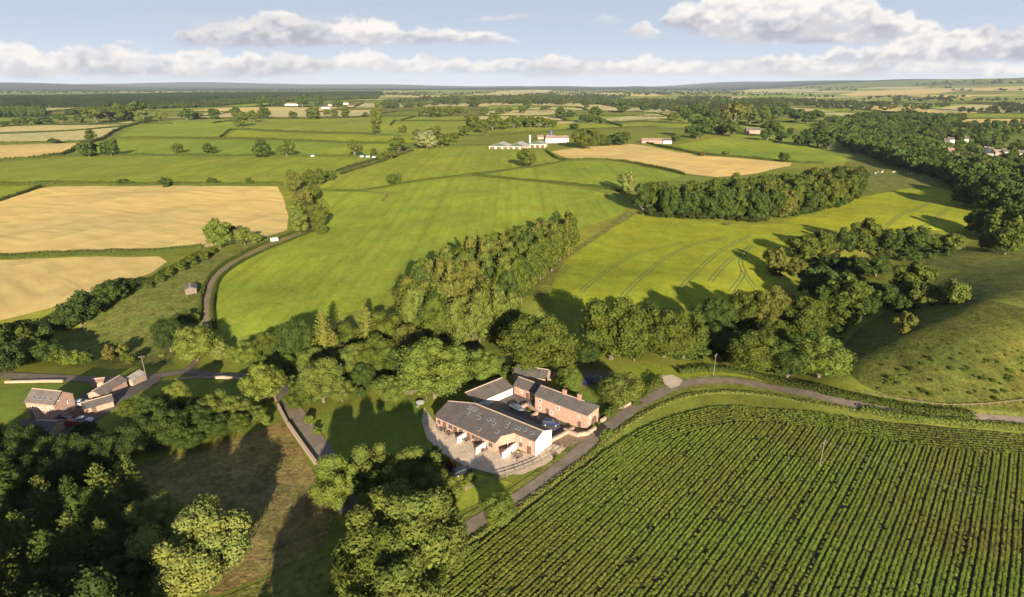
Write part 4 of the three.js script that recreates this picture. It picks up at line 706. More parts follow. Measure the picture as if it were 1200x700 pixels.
const hedges = [
  ['hedge above the wide golden field', [[-40, 217], [60, 216.5], [120, 216], [240, 218], [330, 217]], 2.2, 2.4], ['hedge between the two golden fields', [[-40, 304], [0, 303], [60, 300], [120, 298], [200, 295], [236, 291]], 1.8, 2.6], ['hedge of the small green corner field', [[-30, 243], [0, 236], [48, 219.5]], 1.8, 2],
  ['hedge climbing from the pale gold field to the stubble', [[-40, 192], [0, 189], [62, 183.5], [95, 171], [115, 165], [145, 150], [185, 141]], 2.6, 3], ['hedge under the pale stubble field', [[-40, 168], [20, 168], [75, 167], [110, 165]], 2, 2.6], ['hedge under the pale stubble strip', [[-40, 158], [0, 157.5], [80, 154], [150, 147.5]], 2, 2.6],
  ['hedge above the long green pasture', [[62, 184], [150, 182.5], [300, 183.5], [436, 184.5]], 2, 2.4], ['hedge above the field dotted with trees', [[132, 162], [190, 162], [235, 163], [330, 164.5], [440, 168], [474, 169]], 2, 2.4], ['hedge under the plain green field', [[258, 161], [276, 152], [330, 154.5], [430, 157.5], [440, 158]], 2, 2.6],
  ['hedge on the upper side of the track to the willow', [[394, 202], [440, 187.5], [480, 173.5]], 2, 2.4], ['hedge on the lower side of the track to the willow', [[400, 205], [444, 191], [484, 177]], 1.6, 2], ['hedge winding up the pasture below the white farm', [[372, 224], [425, 224], [480, 214.5], [545, 206], [600, 199.5], [655, 190.5], [664, 189]], 1.2, 1.8], ['hedge parting the hay field from the pasture', [[555, 206], [600, 210.5], [650, 215], [718, 223], [732, 228]], 1.4, 2],
  ['hedge below the golden field of the far wood', [[640, 178], [664, 188.5], [715, 188.5], [760, 195.5], [802, 205]], 1.8, 2.4], ['hedge between golden field and farmhouse field', [[758, 168], [785, 174], [830, 182], [880, 186], [930, 191], [964, 192]], 1.8, 2.6], ['hedge beside the white farm yard', [[484, 172], [540, 171.5], [576, 171]], 1.6, 2], ['hedge behind the pasture of the white farm', [[575, 160], [640, 155.5], [700, 152], [770, 148.5]], 1.8, 2.4],
  ['hedge on the outer side of the farm track', [[360, 266], [330, 278.5], [298, 291], [264, 309], [246, 325], [237, 346], [235, 376]], 0.9, 1.2], ['hedge on the hay field side of the farm track', [[374, 268], [336, 284], [304, 297], [276, 312], [258, 327], [251, 345], [249, 366], [252, 386]], 0.9, 1.2],
  ['hedge above the lane beneath the oaks', [[796, 437], [826, 434], [862, 436], [920, 450], [984, 463], [1040, 475], [1090, 483], [1140, 488]], 1.0, 2.2], ['hedge bordering the garden of the brick house', [[708, 492], [730, 476], [762, 456], [772, 446]], 1.5, 1.8], ['hedge of brown rushes at the ditch', [[150, 344], [176, 330], [204, 314], [236, 298]], 1.4, 3],
];
for (const [label, px, h, w] of hedges) hedge(smooth(flatAt(px), false, 4), h * 1.35, w * 1.3, label, null, 'hedge', hs++);
farHedges.filter(([p]) => Math.hypot(...p) < 3600 && Math.abs(p[0]) < p[1] * 0.92 + 60).forEach((l) => hedge(l, 3.2, 4.5, 'hedgerow of the far patchwork of fields', 'far hedgerows', 'far', hs++));


{                                                                                       // uncut grass on the bank between lane and crop
  const m = hedge(smooth(flatAt([[470, 704], [524, 652], [560, 628], [596, 604], [640, 572], [682, 541], [716, 512], [758, 484], [800, 466], [846, 460], [900, 464], [960, 474], [1020, 484]]), false, 4), 0.42, 1.8, 'tall uncut grass on the bank between lane and crop', null, 'sward', hs++);
  m.name = 'tall_grass'; m.userData.category = 'grass'; m.userData.kind = 'stuff';
  const w = hedge(smooth(flatAt([[1010, 481], [1060, 490], [1120, 496], [1200, 502], [1300, 508]]), false, 4), 1.1, 2.6, 'tall weeds hiding the lane beside the crop', null, 'ash', hs++);
  w.name = 'tall_grass_001'; w.userData.category = 'grass'; w.userData.kind = 'stuff';
}

// ---------------------------------------------------------------- building kit: local x along the front, depth v behind it (z = -v)
const brick = (r, g, b, m = 3) => std(r, g, b, 0.95, { map: sized(brickTex, m) });
const slate = (r, g, b) => std(r, g, b, 0.75, { map: sized(slateTex, 8) });
const BM = {
  sandstone: brick(0.50, 0.31, 0.245), redbrick: brick(0.47, 0.265, 0.20), stone: brick(0.50, 0.36, 0.27), white: std(0.78, 0.75, 0.70, 0.9, { map: sized(plasterTex, 4) }), cream: std(0.66, 0.56, 0.44, 0.9, { map: sized(plasterTex, 4) }),
  slate: slate(0.118, 0.100, 0.092), slateWarm: slate(0.165, 0.135, 0.115), tile: slate(0.30, 0.195, 0.15), tin: std(0.48, 0.44, 0.40, 0.6, { map: sized(tarTex, 6) }), fibre: std(0.40, 0.38, 0.36, 0.9, { map: sized(tarTex, 6) }), green: std(0.05, 0.085, 0.06, 0.7),
  lead: std(0.26, 0.25, 0.24, 0.5), ridge: std(0.50, 0.37, 0.26, 0.9), frame: std(0.72, 0.70, 0.66, 0.6), dark: std(0.045, 0.04, 0.038, 0.6), glass: new THREE.MeshPhysicalMaterial({ color: new THREE.Color().setRGB(0.05, 0.06, 0.075), roughness: 0.08, metalness: 0, specularIntensity: 1 }), door: std(0.12, 0.07, 0.05, 0.7), wood: std(0.20, 0.155, 0.115, 0.9), oldwood: std(0.16, 0.125, 0.10, 0.95), pot: std(0.45, 0.2, 0.12, 0.9),
};
function boxm(w, h, d) { const g = new THREE.BoxGeometry(w, h, d), u = g.attributes.uv, s = [[d, h], [d, h], [w, d], [w, d], [w, h], [w, h]]; for (let i = 0; i < 24; i++) u.setXY(i, u.getX(i) * s[i >> 2][0], u.getY(i) * s[i >> 2][1]); return g; }
const boxAt = (x, y, z, w, h, d) => { const g = boxm(w, h, d); g.translate(x, y, z); return g; };
function slab(pts, thick) {                                                         // a flat polygon in space with thickness below it
  const P = pts.map((p) => new THREE.Vector3(...p)), n = new THREE.Vector3();
  for (let i = 0; i < P.length; i++) { const a = P[i], b = P[(i + 1) % P.length]; n.x += (a.y - b.y) * (a.z + b.z); n.y += (a.z - b.z) * (a.x + b.x); n.z += (a.x - b.x) * (a.y + b.y); }
  n.normalize(); if (n.y < 0) { P.reverse(); n.negate(); }
  const e = new THREE.Vector3(1, 0, 0); e.addScaledVector(n, -e.dot(n)).normalize(); const f = n.clone().cross(e);
  const pos = [], uv = [], idx = [], put = (v, du = 0) => { pos.push(v.x, v.y, v.z); uv.push(v.dot(e), v.dot(f) + du); return pos.length / 3 - 1; };
  const tri = THREE.ShapeUtils.triangulateShape(P.map((v) => new THREE.Vector2(v.dot(e), v.dot(f))), []);
  const t = P.map((v) => put(v)), Q = P.map((v) => v.clone().addScaledVector(n, -thick)), b = Q.map((v) => put(v));
  for (const [i, j, k] of tri) { idx.push(t[i], t[j], t[k], b[i], b[k], b[j]); }
  for (let i = 0; i < P.length; i++) { const j = (i + 1) % P.length, A = put(P[i]), B = put(P[j]), C = put(Q[j]), D = put(Q[i]); idx.push(A, C, B, A, D, C); }
  const g = new THREE.BufferGeometry(); g.setAttribute('position', new THREE.Float32BufferAttribute(pos, 3)); g.setAttribute('uv', new THREE.Float32BufferAttribute(uv, 2)); g.setIndex(idx);
  const o = g.toNonIndexed(); o.computeVertexNormals(); return o;
}
const joined = (list) => mergeGeometries(list.map((g) => g.index ? g.toNonIndexed() : g));
function solid(plan, y, top) {                                                       // walls standing on a plan [x, v], each corner with its own height
  const pos = [], uv = [], n = plan.length;
  const quad = (a, b, c, d, L) => { pos.push(...a, ...b, ...c, ...a, ...c, ...d); const h = (p) => p[1]; uv.push(0, h(a), L, h(b), L, h(c), 0, h(a), L, h(c), 0, h(d)); };
  for (let i = 0; i < n; i++) { const [x1, v1] = plan[i], [x2, v2] = plan[(i + 1) % n], L = Math.hypot(x2 - x1, v2 - v1); quad([x1, y, -v1], [x2, y, -v2], [x2, top[(i + 1) % n], -v2], [x1, top[i], -v1], L); }
  const g = new THREE.BufferGeometry(); g.setAttribute('position', new THREE.Float32BufferAttribute(pos, 3)); g.setAttribute('uv', new THREE.Float32BufferAttribute(uv, 2)); g.computeVertexNormals(); return g;
}
function opening(parent, kind, x, y, v, w, h, turn, frameMat = BM.frame) {            // a window or door set 4 cm proud of a wall; turn: the way it faces
  const o = new THREE.Group(); o.name = kind; o.position.set(x, y, -v); o.rotation.y = turn; parent.add(o);
  const t = 0.09;
  part('frame', joined([boxAt(0, h / 2 - t / 2, 0, w, t, 0.1), boxAt(0, -h / 2 + t / 2, 0.02, w + 0.06, t, 0.14), boxAt(-w / 2 + t / 2, 0, 0, t, h - 2 * t, 0.1), boxAt(w / 2 - t / 2, 0, 0, t, h - 2 * t, 0.1), ...(kind === 'window' && w > 0.7 ? [boxAt(0, 0, 0, 0.06, h - 2 * t, 0.08)] : [])]), frameMat, o);
  part(kind === 'window' ? 'pane' : 'panel', boxAt(0, 0, -0.01, w - t, h - t, 0.05), kind === 'window' ? BM.glass : BM.door, o);
  return o;
}
function rooflight(parent, x, v, y, slope, w = 0.62, h = 0.95) {
  const o = new THREE.Group(); o.name = 'rooflight'; o.position.set(x, y + 0.05, -v); o.rotation.x = slope; parent.add(o);
  part('frame', joined([boxAt(0, 0, -h / 2, w, 0.1, 0.08), boxAt(0, 0, h / 2, w, 0.1, 0.08), boxAt(-w / 2, 0, 0, 0.08, 0.1, h), boxAt(w / 2, 0, 0, 0.08, 0.1, h)]), BM.lead, o);
  part('pane', boxAt(0, 0.01, 0, w - 0.06, 0.06, h - 0.06), BM.glass, o);
}
const at3 = (o, x, d, turn) => { o.position.set(x, height(x, -d), -d); o.rotation.y = turn; return o; };
// a plain house: gabled or hipped
function house(name, x, d, turn, L, W, eave, ridge, wallMat, roofMat, { hipL = 0, hipR = 0, windows = [], chimneys = [], lights = [], over = 0.25, label, group, category = 'house', doors = [] } = {}) {
  const o = at3(new THREE.Group(), x, d, turn), m = W / 2;
  const wl = [solid([[0, 0], [L, 0], [L, W], [0, W]], -0.8, [eave, eave, eave, eave])];
  const gab = (gx) => { const g = new THREE.BufferGeometry(); g.setAttribute('position', new THREE.Float32BufferAttribute([gx, eave, 0, gx, eave, -W, gx, ridge, -m], 3)); g.setAttribute('uv', new THREE.Float32BufferAttribute([0, eave, W, eave, m, ridge], 2)); g.computeVertexNormals(); return g; };
  if (!hipL) wl.push(gab(0)); if (!hipR) wl.push(gab(L));
  part('wall', joined(wl), wallMat, o);
  const k = (ridge - eave) / m, e = eave - over * k + 0.12, r = ridge + 0.12, a = hipL ? hipL : -over, b = hipR ? L - hipR : L + over;
  const s = [slab([[-over, e, over], [L + over, e, over], [b, r, -m], [a, r, -m]], 0.12), slab([[-over, e, -W - over], [L + over, e, -W - over], [b, r, -m], [a, r, -m]], 0.12)];
  if (hipL) s.push(slab([[-over, e, over], [-over, e, -W - over], [a, r, -m]], 0.12));
  if (hipR) s.push(slab([[L + over, e, over], [L + over, e, -W - over], [b, r, -m]], 0.12));
  const rf = part('roof', joined(s), roofMat, o);
  part('ridge_tile', boxAt((a + b) / 2, r + 0.02, -m, b - a, 0.12, 0.26), BM.ridge, rf);
  for (const [cx, cv, ch = 1.1] of chimneys) { const c = part('chimney', joined([boxAt(cx, ridge + ch / 2 - 0.4, -cv, 0.95, ch + 0.8, 0.6), boxAt(cx, ridge + ch + 0.02, -cv, 1.05, 0.12, 0.7)]), BM.redbrick, rf); void c; }
  for (const [f, p, y, w, h] of windows) { if (f === 'f') opening(o, 'window', p, y, -0.02, w, h, 0); if (f === 'r') opening(o, 'window', L + 0.02, y, p, w, h, Math.PI / 2); if (f === 'l') opening(o, 'window', -0.02, y, p, w, h, -Math.PI / 2); if (f === 'b') opening(o, 'window', p, y, W + 0.02, w, h, Math.PI); }
  for (const [f, p, w, h] of doors) { if (f === 'f') opening(o, 'door', p, h / 2, -0.02, w, h, 0, BM.oldwood); if (f === 'r') opening(o, 'door', L + 0.02, h / 2, p, w, h, Math.PI / 2, BM.oldwood); }
  for (const [p, v] of lights) rooflight(o, p, v, eave + k * v + 0.12, Math.atan(k));
  return top(name, o, label, category, group);
}
// ---------------------------------------------------------------- the long converted barn
const TURN = -37.2 * Math.PI / 180;
{
  const o = at3(new THREE.Group(), -19, 127.6, TURN), H = (v) => 2.75 + Math.min(v, 7.2) * 0.345, HB = (v) => 5.23 - (v - 7.2) * 0.40;
  part('wall', joined([solid([[0, 0], [19, 0], [19, 1.9], [21.6, 4.2], [27.4, 4.2], [27.4, 7.2], [27.4, 10.4], [9.5, 10.4], [7.2, 7.2], [0, 4.8]], -0.8, [H(0), H(0), H(1.9), H(4.2), H(4.2), H(7.2), HB(10.4), HB(10.4), H(7.2), H(4.8)])]), BM.sandstone, o);
  part('gable', joined([solid([[27.40, 4.05], [27.56, 4.05], [27.56, 7.2], [27.56, 10.55], [27.40, 10.55], [27.40, 7.2]], -0.8, [H(4.05) + 0.1, H(4.05) + 0.1, H(7.2) + 0.14, HB(10.55) + 0.1, HB(10.55) + 0.1, H(7.2) + 0.14])]), BM.white, o);
  const q = (x, v, f) => [x, f(v) + 0.12, -v];
  const rf = part('roof', joined([slab([q(-0.3, -0.35, H), q(19.2, -0.35, H), q(19.2, 1.9, H), q(21.5, 3.9, H), q(27.38, 3.9, H), q(27.38, 7.2, H), q(7.1, 7.2, H), q(-0.3, 4.9, H)], 0.13), slab([q(7.1, 7.2, H), q(27.38, 7.2, H), q(27.38, 10.7, HB), q(9.4, 10.7, HB)], 0.13)]), BM.slate, o);
  part('ridge_tile', boxAt(17.2, H(7.2) + 0.14, -7.2, 20.4, 0.12, 0.3), BM.ridge, rf);
  part('verge_tile', joined([slab([[-0.34, H(4.9) + 0.2, -4.9], [7.1, H(7.2) + 0.2, -7.2], [7.0, H(7.2) + 0.2, -7.45], [-0.38, H(4.9) + 0.2, -5.15]], 0.1)]), BM.ridge, rf);
  const sl = Math.atan(0.345);
  for (const [x, v] of [[6.2, 5.6], [6.95, 5.6], [7.7, 5.6], [8.45, 5.6], [7.2, 4.1], [10.0, 4.7], [10.9, 3.9], [13.5, 4.6], [14.5, 4.9], [15.4, 4.0], [13.2, 1.2], [18.4, 5.6], [18.7, 4.6], [17.6, 2.4], [21.0, 5.3], [21.8, 5.3], [23.4, 5.6], [25.4, 5.5]]) rooflight(o, x, v, H(v) + 0.12, sl, v > 5.5 && x < 9 ? 0.5 : 0.62, v > 5.5 && x < 9 ? 1.1 : 0.85);
  for (const [x, w] of [[1.2, 1.0], [5.0, 1.3], [8.4, 1.2], [12.4, 1.2], [14.6, 1.0], [17.6, 1.1]]) opening(o, 'window', x, 1.5, -0.02, w, 1.1, 0, BM.oldwood);
  for (const x of [3.0, 6.6, 10.9, 13.4]) opening(o, 'door', x, 1.05, -0.02, 1.15, 2.1, 0, BM.oldwood);
  opening(o, 'door', 20.2, 1.1, 2.93, 1.5, 2.2, -0.72, BM.frame); opening(o, 'window', 23.2, 1.6, 4.18, 0.9, 1.1, 0, BM.oldwood); opening(o, 'window', 23.0, 3.1, 4.18, 0.6, 0.8, 0); opening(o, 'door', 25.6, 1.05, 4.18, 1.2, 2.1, 0, BM.oldwood); opening(o, 'window', 26.0, 3.1, 4.18, 0.5, 0.6, 0);
  top('long_barn', o, 'long brick barn with slate roof, rooflights and white gable end', 'barn');
  for (const [x, v0, v1] of [[9.8, -2.9, 0.02], [16.1, -3.4, 0.02], [22.0, -1.2, 4.15]]) {
    const w = new THREE.Group(), p = new THREE.Vector3(x, 0, -v0).applyAxisAngle(new THREE.Vector3(0, 1, 0), TURN); at3(w, -19 + p.x, 127.6 - p.z, TURN);
    part('wall', boxAt(0, 0.55, -(v1 - v0) / 2, 0.24, 2.5, v1 - v0 - 0.02), BM.white, w); part('coping', boxAt(0, 1.84, -(v1 - v0) / 2, 0.34, 0.08, v1 - v0 - 0.02), BM.ridge, w);
    top('patio_wall', w, ['white patio wall beside the first patio of the long barn', 'white patio wall in the middle of the long barn', 'white patio wall under the recessed porch'][x < 10 ? 0 : x < 17 ? 1 : 2], 'wall');
  }
}
house('brick_house', 6, 134.9, -38.2 * Math.PI / 180, 15.7, 5.6, 4.4, 6.0, BM.sandstone, BM.slate, { hipR: 2.6, hipL: 0, chimneys: [[7.2, 2.8, 1.2], [11.6, 2.8, 1.4]], windows: [['f', 1.6, 3.4, 0.9, 1.0], ['f', 1.6, 1.4, 0.9, 1.1], ['f', 7.2, 3.3, 0.8, 1.0], ['f', 5.3, 1.3, 0.8, 1.0], ['f', 13.4, 3.2, 0.5, 0.6], ['r', 1.5, 3.2, 0.5, 0.7]], doors: [['f', 4.0, 1.0, 2.0], ['f', 13.6, 0.9, 1.9]], label: 'two storey brick house with slate roof and two chimneys' });
{                                                                                       // arched cart opening in the end wall
  const o = scene.children.find((c) => c.name === 'brick_house'), sh = new THREE.Shape(); sh.moveTo(-1.3, 0); sh.lineTo(1.3, 0); sh.lineTo(1.3, 1.2); sh.absarc(0, 1.2, 1.3, 0, Math.PI); sh.lineTo(-1.3, 0);
  const g = new THREE.ExtrudeGeometry(sh, { depth: 0.06, bevelEnabled: false }); g.rotateY(Math.PI / 2); g.translate(15.71, 0, -3.4); const m = part('cart_door', g, BM.door, o); m.userData.label = 'dark arched cart door';
}
{                                                                                       // white walled outbuilding with one roof pitch
  const o = at3(new THREE.Group(), -7.4, 136.4, Math.atan2(0.66, 0.75));
  part('wall', solid([[0, 0], [10.2, 0], [10.2, 4.4], [0, 4.4]], -0.8, [2.3, 2.3, 3.2, 3.2]), BM.white, o);
  const rf = part('roof', slab([[-2.6, 2.35, 0.3], [10.4, 2.35, 0.3], [10.4, 3.4, -4.7], [-2.6, 3.4, -4.7]], 0.14), BM.slateWarm, o);
  part('ridge_tile', boxAt(3.9, 3.44, -4.7, 13, 0.14, 0.3), BM.ridge, rf);
  part('lower_roof', slab([[-3.4, 2.05, 2.0], [0.6, 2.05, 2.0], [0.6, 2.25, 0.35], [-3.4, 2.25, 0.35]], 0.1), BM.tin, o);
  top('outbuilding', o, 'white walled outbuilding with a single pitched slate roof', 'outbuilding');
}
house('outbuilding', 0.6, 143.6, -38 * Math.PI / 180, 6.4, 4.6, 2.7, 4.2, BM.redbrick, BM.slate, { hipR: 1.2, doors: [['f', 4.6, 1, 1.9]], windows: [['f', 2.5, 1.5, 0.8, 0.9]], label: 'small brick outbuilding joining the white walled one', category: 'outbuilding' });
house('outbuilding', 0.4, 151.0, -20 * Math.PI / 180, 9.5, 5.2, 2.5, 4.0, BM.stone, BM.slate, { windows: [['f', 3, 1.5, 0.9, 0.9]], label: 'low slate roofed outbuilding at the pale terrace', category: 'outbuilding' });
// low walls about the yard
function wallRun(px, h, t, mat, label, name = 'garden_wall') {
  const line = flatAt(px), [cx, cd] = line[0], o = new THREE.Group(); o.position.set(cx, 0, -cd);
  for (let i = 1; i < line.length; i++) {
    const [ax, ad] = line[i - 1], [bx, bd] = line[i], L = Math.hypot(bx - ax, bd - ad), y = Math.min(height(ax, -ad), height(bx, -bd)), a = Math.atan2(bd - ad, bx - ax);
    const g = boxm(L, h + 0.6, t); g.translate(L / 2, (h - 0.6) / 2 + y, 0); g.rotateY(a); g.translate(ax - cx, 0, -(ad - cd)); part('wall', g, mat, o);
    const c = boxm(L, 0.12, t + 0.12); c.translate(L / 2, h + 0.06 + y, 0); c.rotateY(a); c.translate(ax - cx, 0, -(ad - cd)); part('coping', c, BM.stone, o);
  }
  return top(name, o, label, 'wall');
}
wallRun([[646, 519], [658, 513], [672, 505]], 1.0, 0.4, BM.stone, 'low stone wall between gable and drive');
wallRun([[661, 507], [676, 513], [688, 511], [698, 505]], 1.1, 0.4, BM.stone, 'low stone wall before the brick house');
wallRun([[606, 482], [618, 476], [630, 486], [622, 491]], 0.8, 0.5, BM.sandstone, 'low brick planter wall in the courtyard', 'planter_wall');
wallRun([[704, 496], [722, 484], [740, 474]], 0.9, 0.4, BM.stone, 'low stone wall along the lane beside the house');
wallRun([[6, 449], [30, 448.5], [52, 448], [74, 448]], 0.6, 0.5, BM.stone, 'low stone wall along the bright lawn');
wallRun([[204, 445], [236, 444], [262, 444], [290, 447]], 0.8, 0.5, BM.stone, 'roadside stone wall beside the shaded lawn');
wallRun([[318, 456], [326, 478], [338, 500], [356, 526], [372, 548]], 1.1, 0.5, BM.stone, 'stone wall running down beside the lane');
wallRun([[628, 440], [640, 437], [652, 441]], 0.9, 0.4, BM.cream, 'pale garden wall at the terrace');
// ---------------------------------------------------------------- the stone house and its sheds
{
  const p = at(35, 490), q = at(67, 491.5), tn = Math.atan2(-(q.z - p.z), q.x - p.x);
  house('stone_house', p.x, -p.z, tn - 0.1, 8.2, 5.6, 4.7, 6.8, BM.sandstone, BM.slateWarm, { windows: [['f', 2.0, 3.3, 0.8, 1.1], ['f', 4.4, 3.3, 0.6, 0.8], ['f', 6.8, 3.3, 0.8, 1.1], ['f', 2.4, 1.2, 0.8, 1.0], ['r', 1.7, 5.3, 0.6, 0.9], ['r', 4.0, 3.2, 0.6, 0.9], ['r', 2.4, 1.4, 0.8, 1]], doors: [['f', 1.0, 1, 2]], lights: [[2.0, 1.0], [3.8, 1.0], [5.2, 1.0], [7.0, 1.0]], label: 'square sandstone house with four rooflights' });
  const shed = (a, b, W, eave, ridge, wm, rm, label, extra = {}) => { const s = at(...a), e = at(...b), L = Math.hypot(e.x - s.x, e.z - s.z); house('shed', s.x, -s.z, Math.atan2(-(e.z - s.z), e.x - s.x), L, W, eave, ridge, wm, rm, { label, category: 'shed', ...extra }); };
  shed([120, 471], [150, 455], 4, 2.0, 3.1, BM.sandstone, BM.slateWarm, 'long brick shed beside the lane', { doors: [['f', 3, 1, 1.8]] });
  shed([100, 487], [134, 477], 3.6, 1.8, 2.8, BM.sandstone, BM.slate, 'low slate shed beside the parked cars', { doors: [['f', 2, 1, 1.8]] });
  shed([156, 453], [171, 446], 3, 1.8, 2.5, BM.stone, BM.fibre, 'small grey roofed shed at the road junction');
  shed([36, 512], [60, 514], 5, 1.9, 3.0, BM.stone, BM.slate, 'low blue grey roofed shed under the stone house');
  shed([107, 455], [122, 454], 2.2, 1.6, 2.2, BM.stone, BM.tile, 'tiny tiled hut on the yard edge');
}
// ---------------------------------------------------------------- farms, hamlet and village farther off
function farHouse(px, py, wpx, deep, eave, rise, turn, wm, rm, label, group, { win = 3, chim = 1, category = 'house', name = 'house', storeys = 2 } = {}) {
  const p = at(px - wpx / 2, py), L = wpx * p.t / FOCAL;
  const windows = [];
  for (let s = 0; s < storeys; s++) for (let k = 0; k < win; k++) windows.push(['f', L * (k + 0.5) / win, eave * (s + 0.5) / storeys + 0.1, Math.min(1.3, L / win * 0.5), Math.min(1.3, eave / storeys * 0.5)]);
  return house(name, p.x, -p.z, turn, L, deep, eave, eave + rise, wm, rm, { windows, chimneys: chim ? [[L * 0.12, deep / 2, 1], ...(chim > 1 ? [[L * 0.88, deep / 2, 1]] : [])] : [], label, group, category });
}
farHouse(653, 168, 27, 8, 6.2, 3, 0.05, BM.white, BM.tile, 'long white farmhouse behind the lone tree', null, { win: 7, chim: 2, name: 'farmhouse' });
function barnEnd(px, py, wpx, len, eave, rise, turn, gableMat, roofMat, label) {
  const p = at(px - wpx / 2, py), W = wpx * p.t / FOCAL, o = at3(new THREE.Group(), p.x, -p.z, turn), m = W / 2;
  part('wall', solid([[0, 0], [W, 0], [W, len], [0, len]], -1, [eave, eave, eave, eave]), BM.cream, o);
  const gb = (v) => { const g = new THREE.BufferGeometry(); g.setAttribute('position', new THREE.Float32BufferAttribute([0, eave, -v, W, eave, -v, m, eave + rise, -v], 3)); g.setAttribute('uv', new THREE.Float32BufferAttribute([0, 0, W, 0, m, rise], 2)); g.computeVertexNormals(); return g; };
  part('gable', joined([gb(0), gb(len)]), gableMat, o);
  const k = rise / m; part('roof', joined([slab([[-0.4, eave - 0.4 * k + 0.15, 0.5], [m, eave + rise + 0.15, 0.5], [m, eave + rise + 0.15, -len - 0.5], [-0.4, eave - 0.4 * k + 0.15, -len - 0.5]], 0.15), slab([[W + 0.4, eave - 0.4 * k + 0.15, 0.5], [m, eave + rise + 0.15, 0.5], [m, eave + rise + 0.15, -len - 0.5], [W + 0.4, eave - 0.4 * k + 0.15, -len - 0.5]], 0.15)]), roofMat, o);
  for (let b = 0; b < 3; b++) part('door', boxAt(W * (b + 0.5) / 3, eave * 0.42, 0.06, W * 0.22, eave * 0.84, 0.1), BM.door, o);
  return top('farm_shed', o, label, 'farm shed');
}
barnEnd(585, 174.5, 24, 22, 3.2, 4.2, -0.25, BM.green, BM.tin, 'wide farm shed with a dark green gable at the pasture hedge');
barnEnd(606, 174.8, 22, 26, 3.2, 4.6, -0.25, BM.green, BM.tin, 'pale roofed farm shed with green gable between the other sheds');
barnEnd(630, 173, 18, 20, 4.2, 3.4, -0.2, BM.green, BM.fibre, 'grey roofed farm shed next to the white farmhouse');
farHouse(640, 163.5, 20, 8, 3.4, 2.2, 0.05, BM.stone, BM.tile, 'red roofed farm range behind the white farmhouse', null, { win: 4, chim: 0, name: 'farm_building', category: 'farm building', storeys: 1 });
{
  const silo = (px, py, r, h, mat, label) => { const p = at(px, py), o = at3(new THREE.Group(), p.x, -p.z, 0); const b = new THREE.CylinderGeometry(r, r, h, 20, 1); b.translate(0, h / 2, 0); part('tank', b, mat, o); const c = new THREE.SphereGeometry(r * 1.02, 20, 8, 0, Math.PI * 2, 0, Math.PI / 2); c.scale(1, 0.6, 1); c.translate(0, h, 0); part('dome', c, mat, o); for (let k = 1; k < 5; k++) { const t = new THREE.TorusGeometry(r + 0.03, 0.06, 5, 20); t.rotateX(Math.PI / 2); t.translate(0, h * k / 5, 0); part('hoop', t, BM.tin, o); } top('silo', o, label, 'silo'); };
  silo(645.5, 165, 2.2, 13, std(0.08, 0.08, 0.16, 0.5), 'dark blue tower silo behind the white farmhouse'); silo(621, 168, 1.2, 10, std(0.6, 0.6, 0.6, 0.5), 'slim pale silo between the farm sheds');
}
farHouse(765, 168, 26, 7, 3.6, 2.4, 0.0, BM.redbrick, BM.tile, 'long low red brick range at the golden field', null, { win: 6, chim: 1, storeys: 1, name: 'farm_building', category: 'farm building' });
farHouse(782, 168.6, 10, 7, 4, 2.2, 0.0, BM.white, BM.slate, 'white end building of the red brick range', null, { win: 2, chim: 0, storeys: 1, name: 'farm_building', category: 'farm building' });
farHouse(883, 157, 17, 8, 6, 3.4, 0.1, BM.redbrick, BM.slate, 'red brick farmhouse behind the smooth green field', null, { win: 4, chim: 2, name: 'farmhouse' });
farHouse(846, 158, 5, 5, 4.5, 2.4, 0, BM.redbrick, BM.tile, 'small brick cottage among the trees by the farmhouse', null, { win: 2 });
for (const [px, py, w, wm, rm, label] of [[341, 124, 15, BM.white, BM.tin, 'long low white shed at the hamlet'], [381, 127.5, 9, BM.white, BM.slate, 'white house of the hamlet with a slate roof'], [389, 124.5, 9, BM.cream, BM.tile, 'cream house of the hamlet with a red roof'], [411, 126, 8, BM.redbrick, BM.slate, 'brick house of the hamlet with a slate roof'], [404, 122.5, 8, BM.white, BM.tile, 'white house of the hamlet with a red roof']]) farHouse(px, py, w, 9, 5.5, 3, 0.1, wm, rm, label, null, { win: 3 });
{
  const v = [[1115, 168, 7, 0], [1127, 167, 4, 1], [1132, 167, 4, 0], [1149, 167, 4, 0], [1167, 169, 5, 0], [1109, 170, 5, 2], [1103, 166.5, 6, 2], [1116, 182, 9, 1], [1121, 190, 10, 1], [1134, 188, 11, 1], [1147, 192, 13, 3], [1158, 189, 11, 4], [1163, 181, 6, 0], [1171, 184, 10, 1], [1198, 185, 8, 2], [1179, 183, 6, 2], [1099, 169, 5, 2], [1157, 180, 5, 2]];
  const wms = [BM.white, BM.sandstone, BM.cream, BM.stone, BM.cream], rms = [BM.slate, BM.tile, BM.slate, BM.slateWarm, BM.fibre], nm = ['white house in the village with a slate roof', 'sandstone house in the village with a red tiled roof', 'cream house in the village with a slate roof', 'stone terrace in the village facing the dark wood', 'grey roofed hall in the village'];
  v.forEach(([px, py, w, k], i) => farHouse(px, py, w, 7.5, 5, 3, (hash(i, 2, 3) - 0.5) * 0.8, wms[k], rms[k], nm[k], 'village houses', { win: 3 }));
}

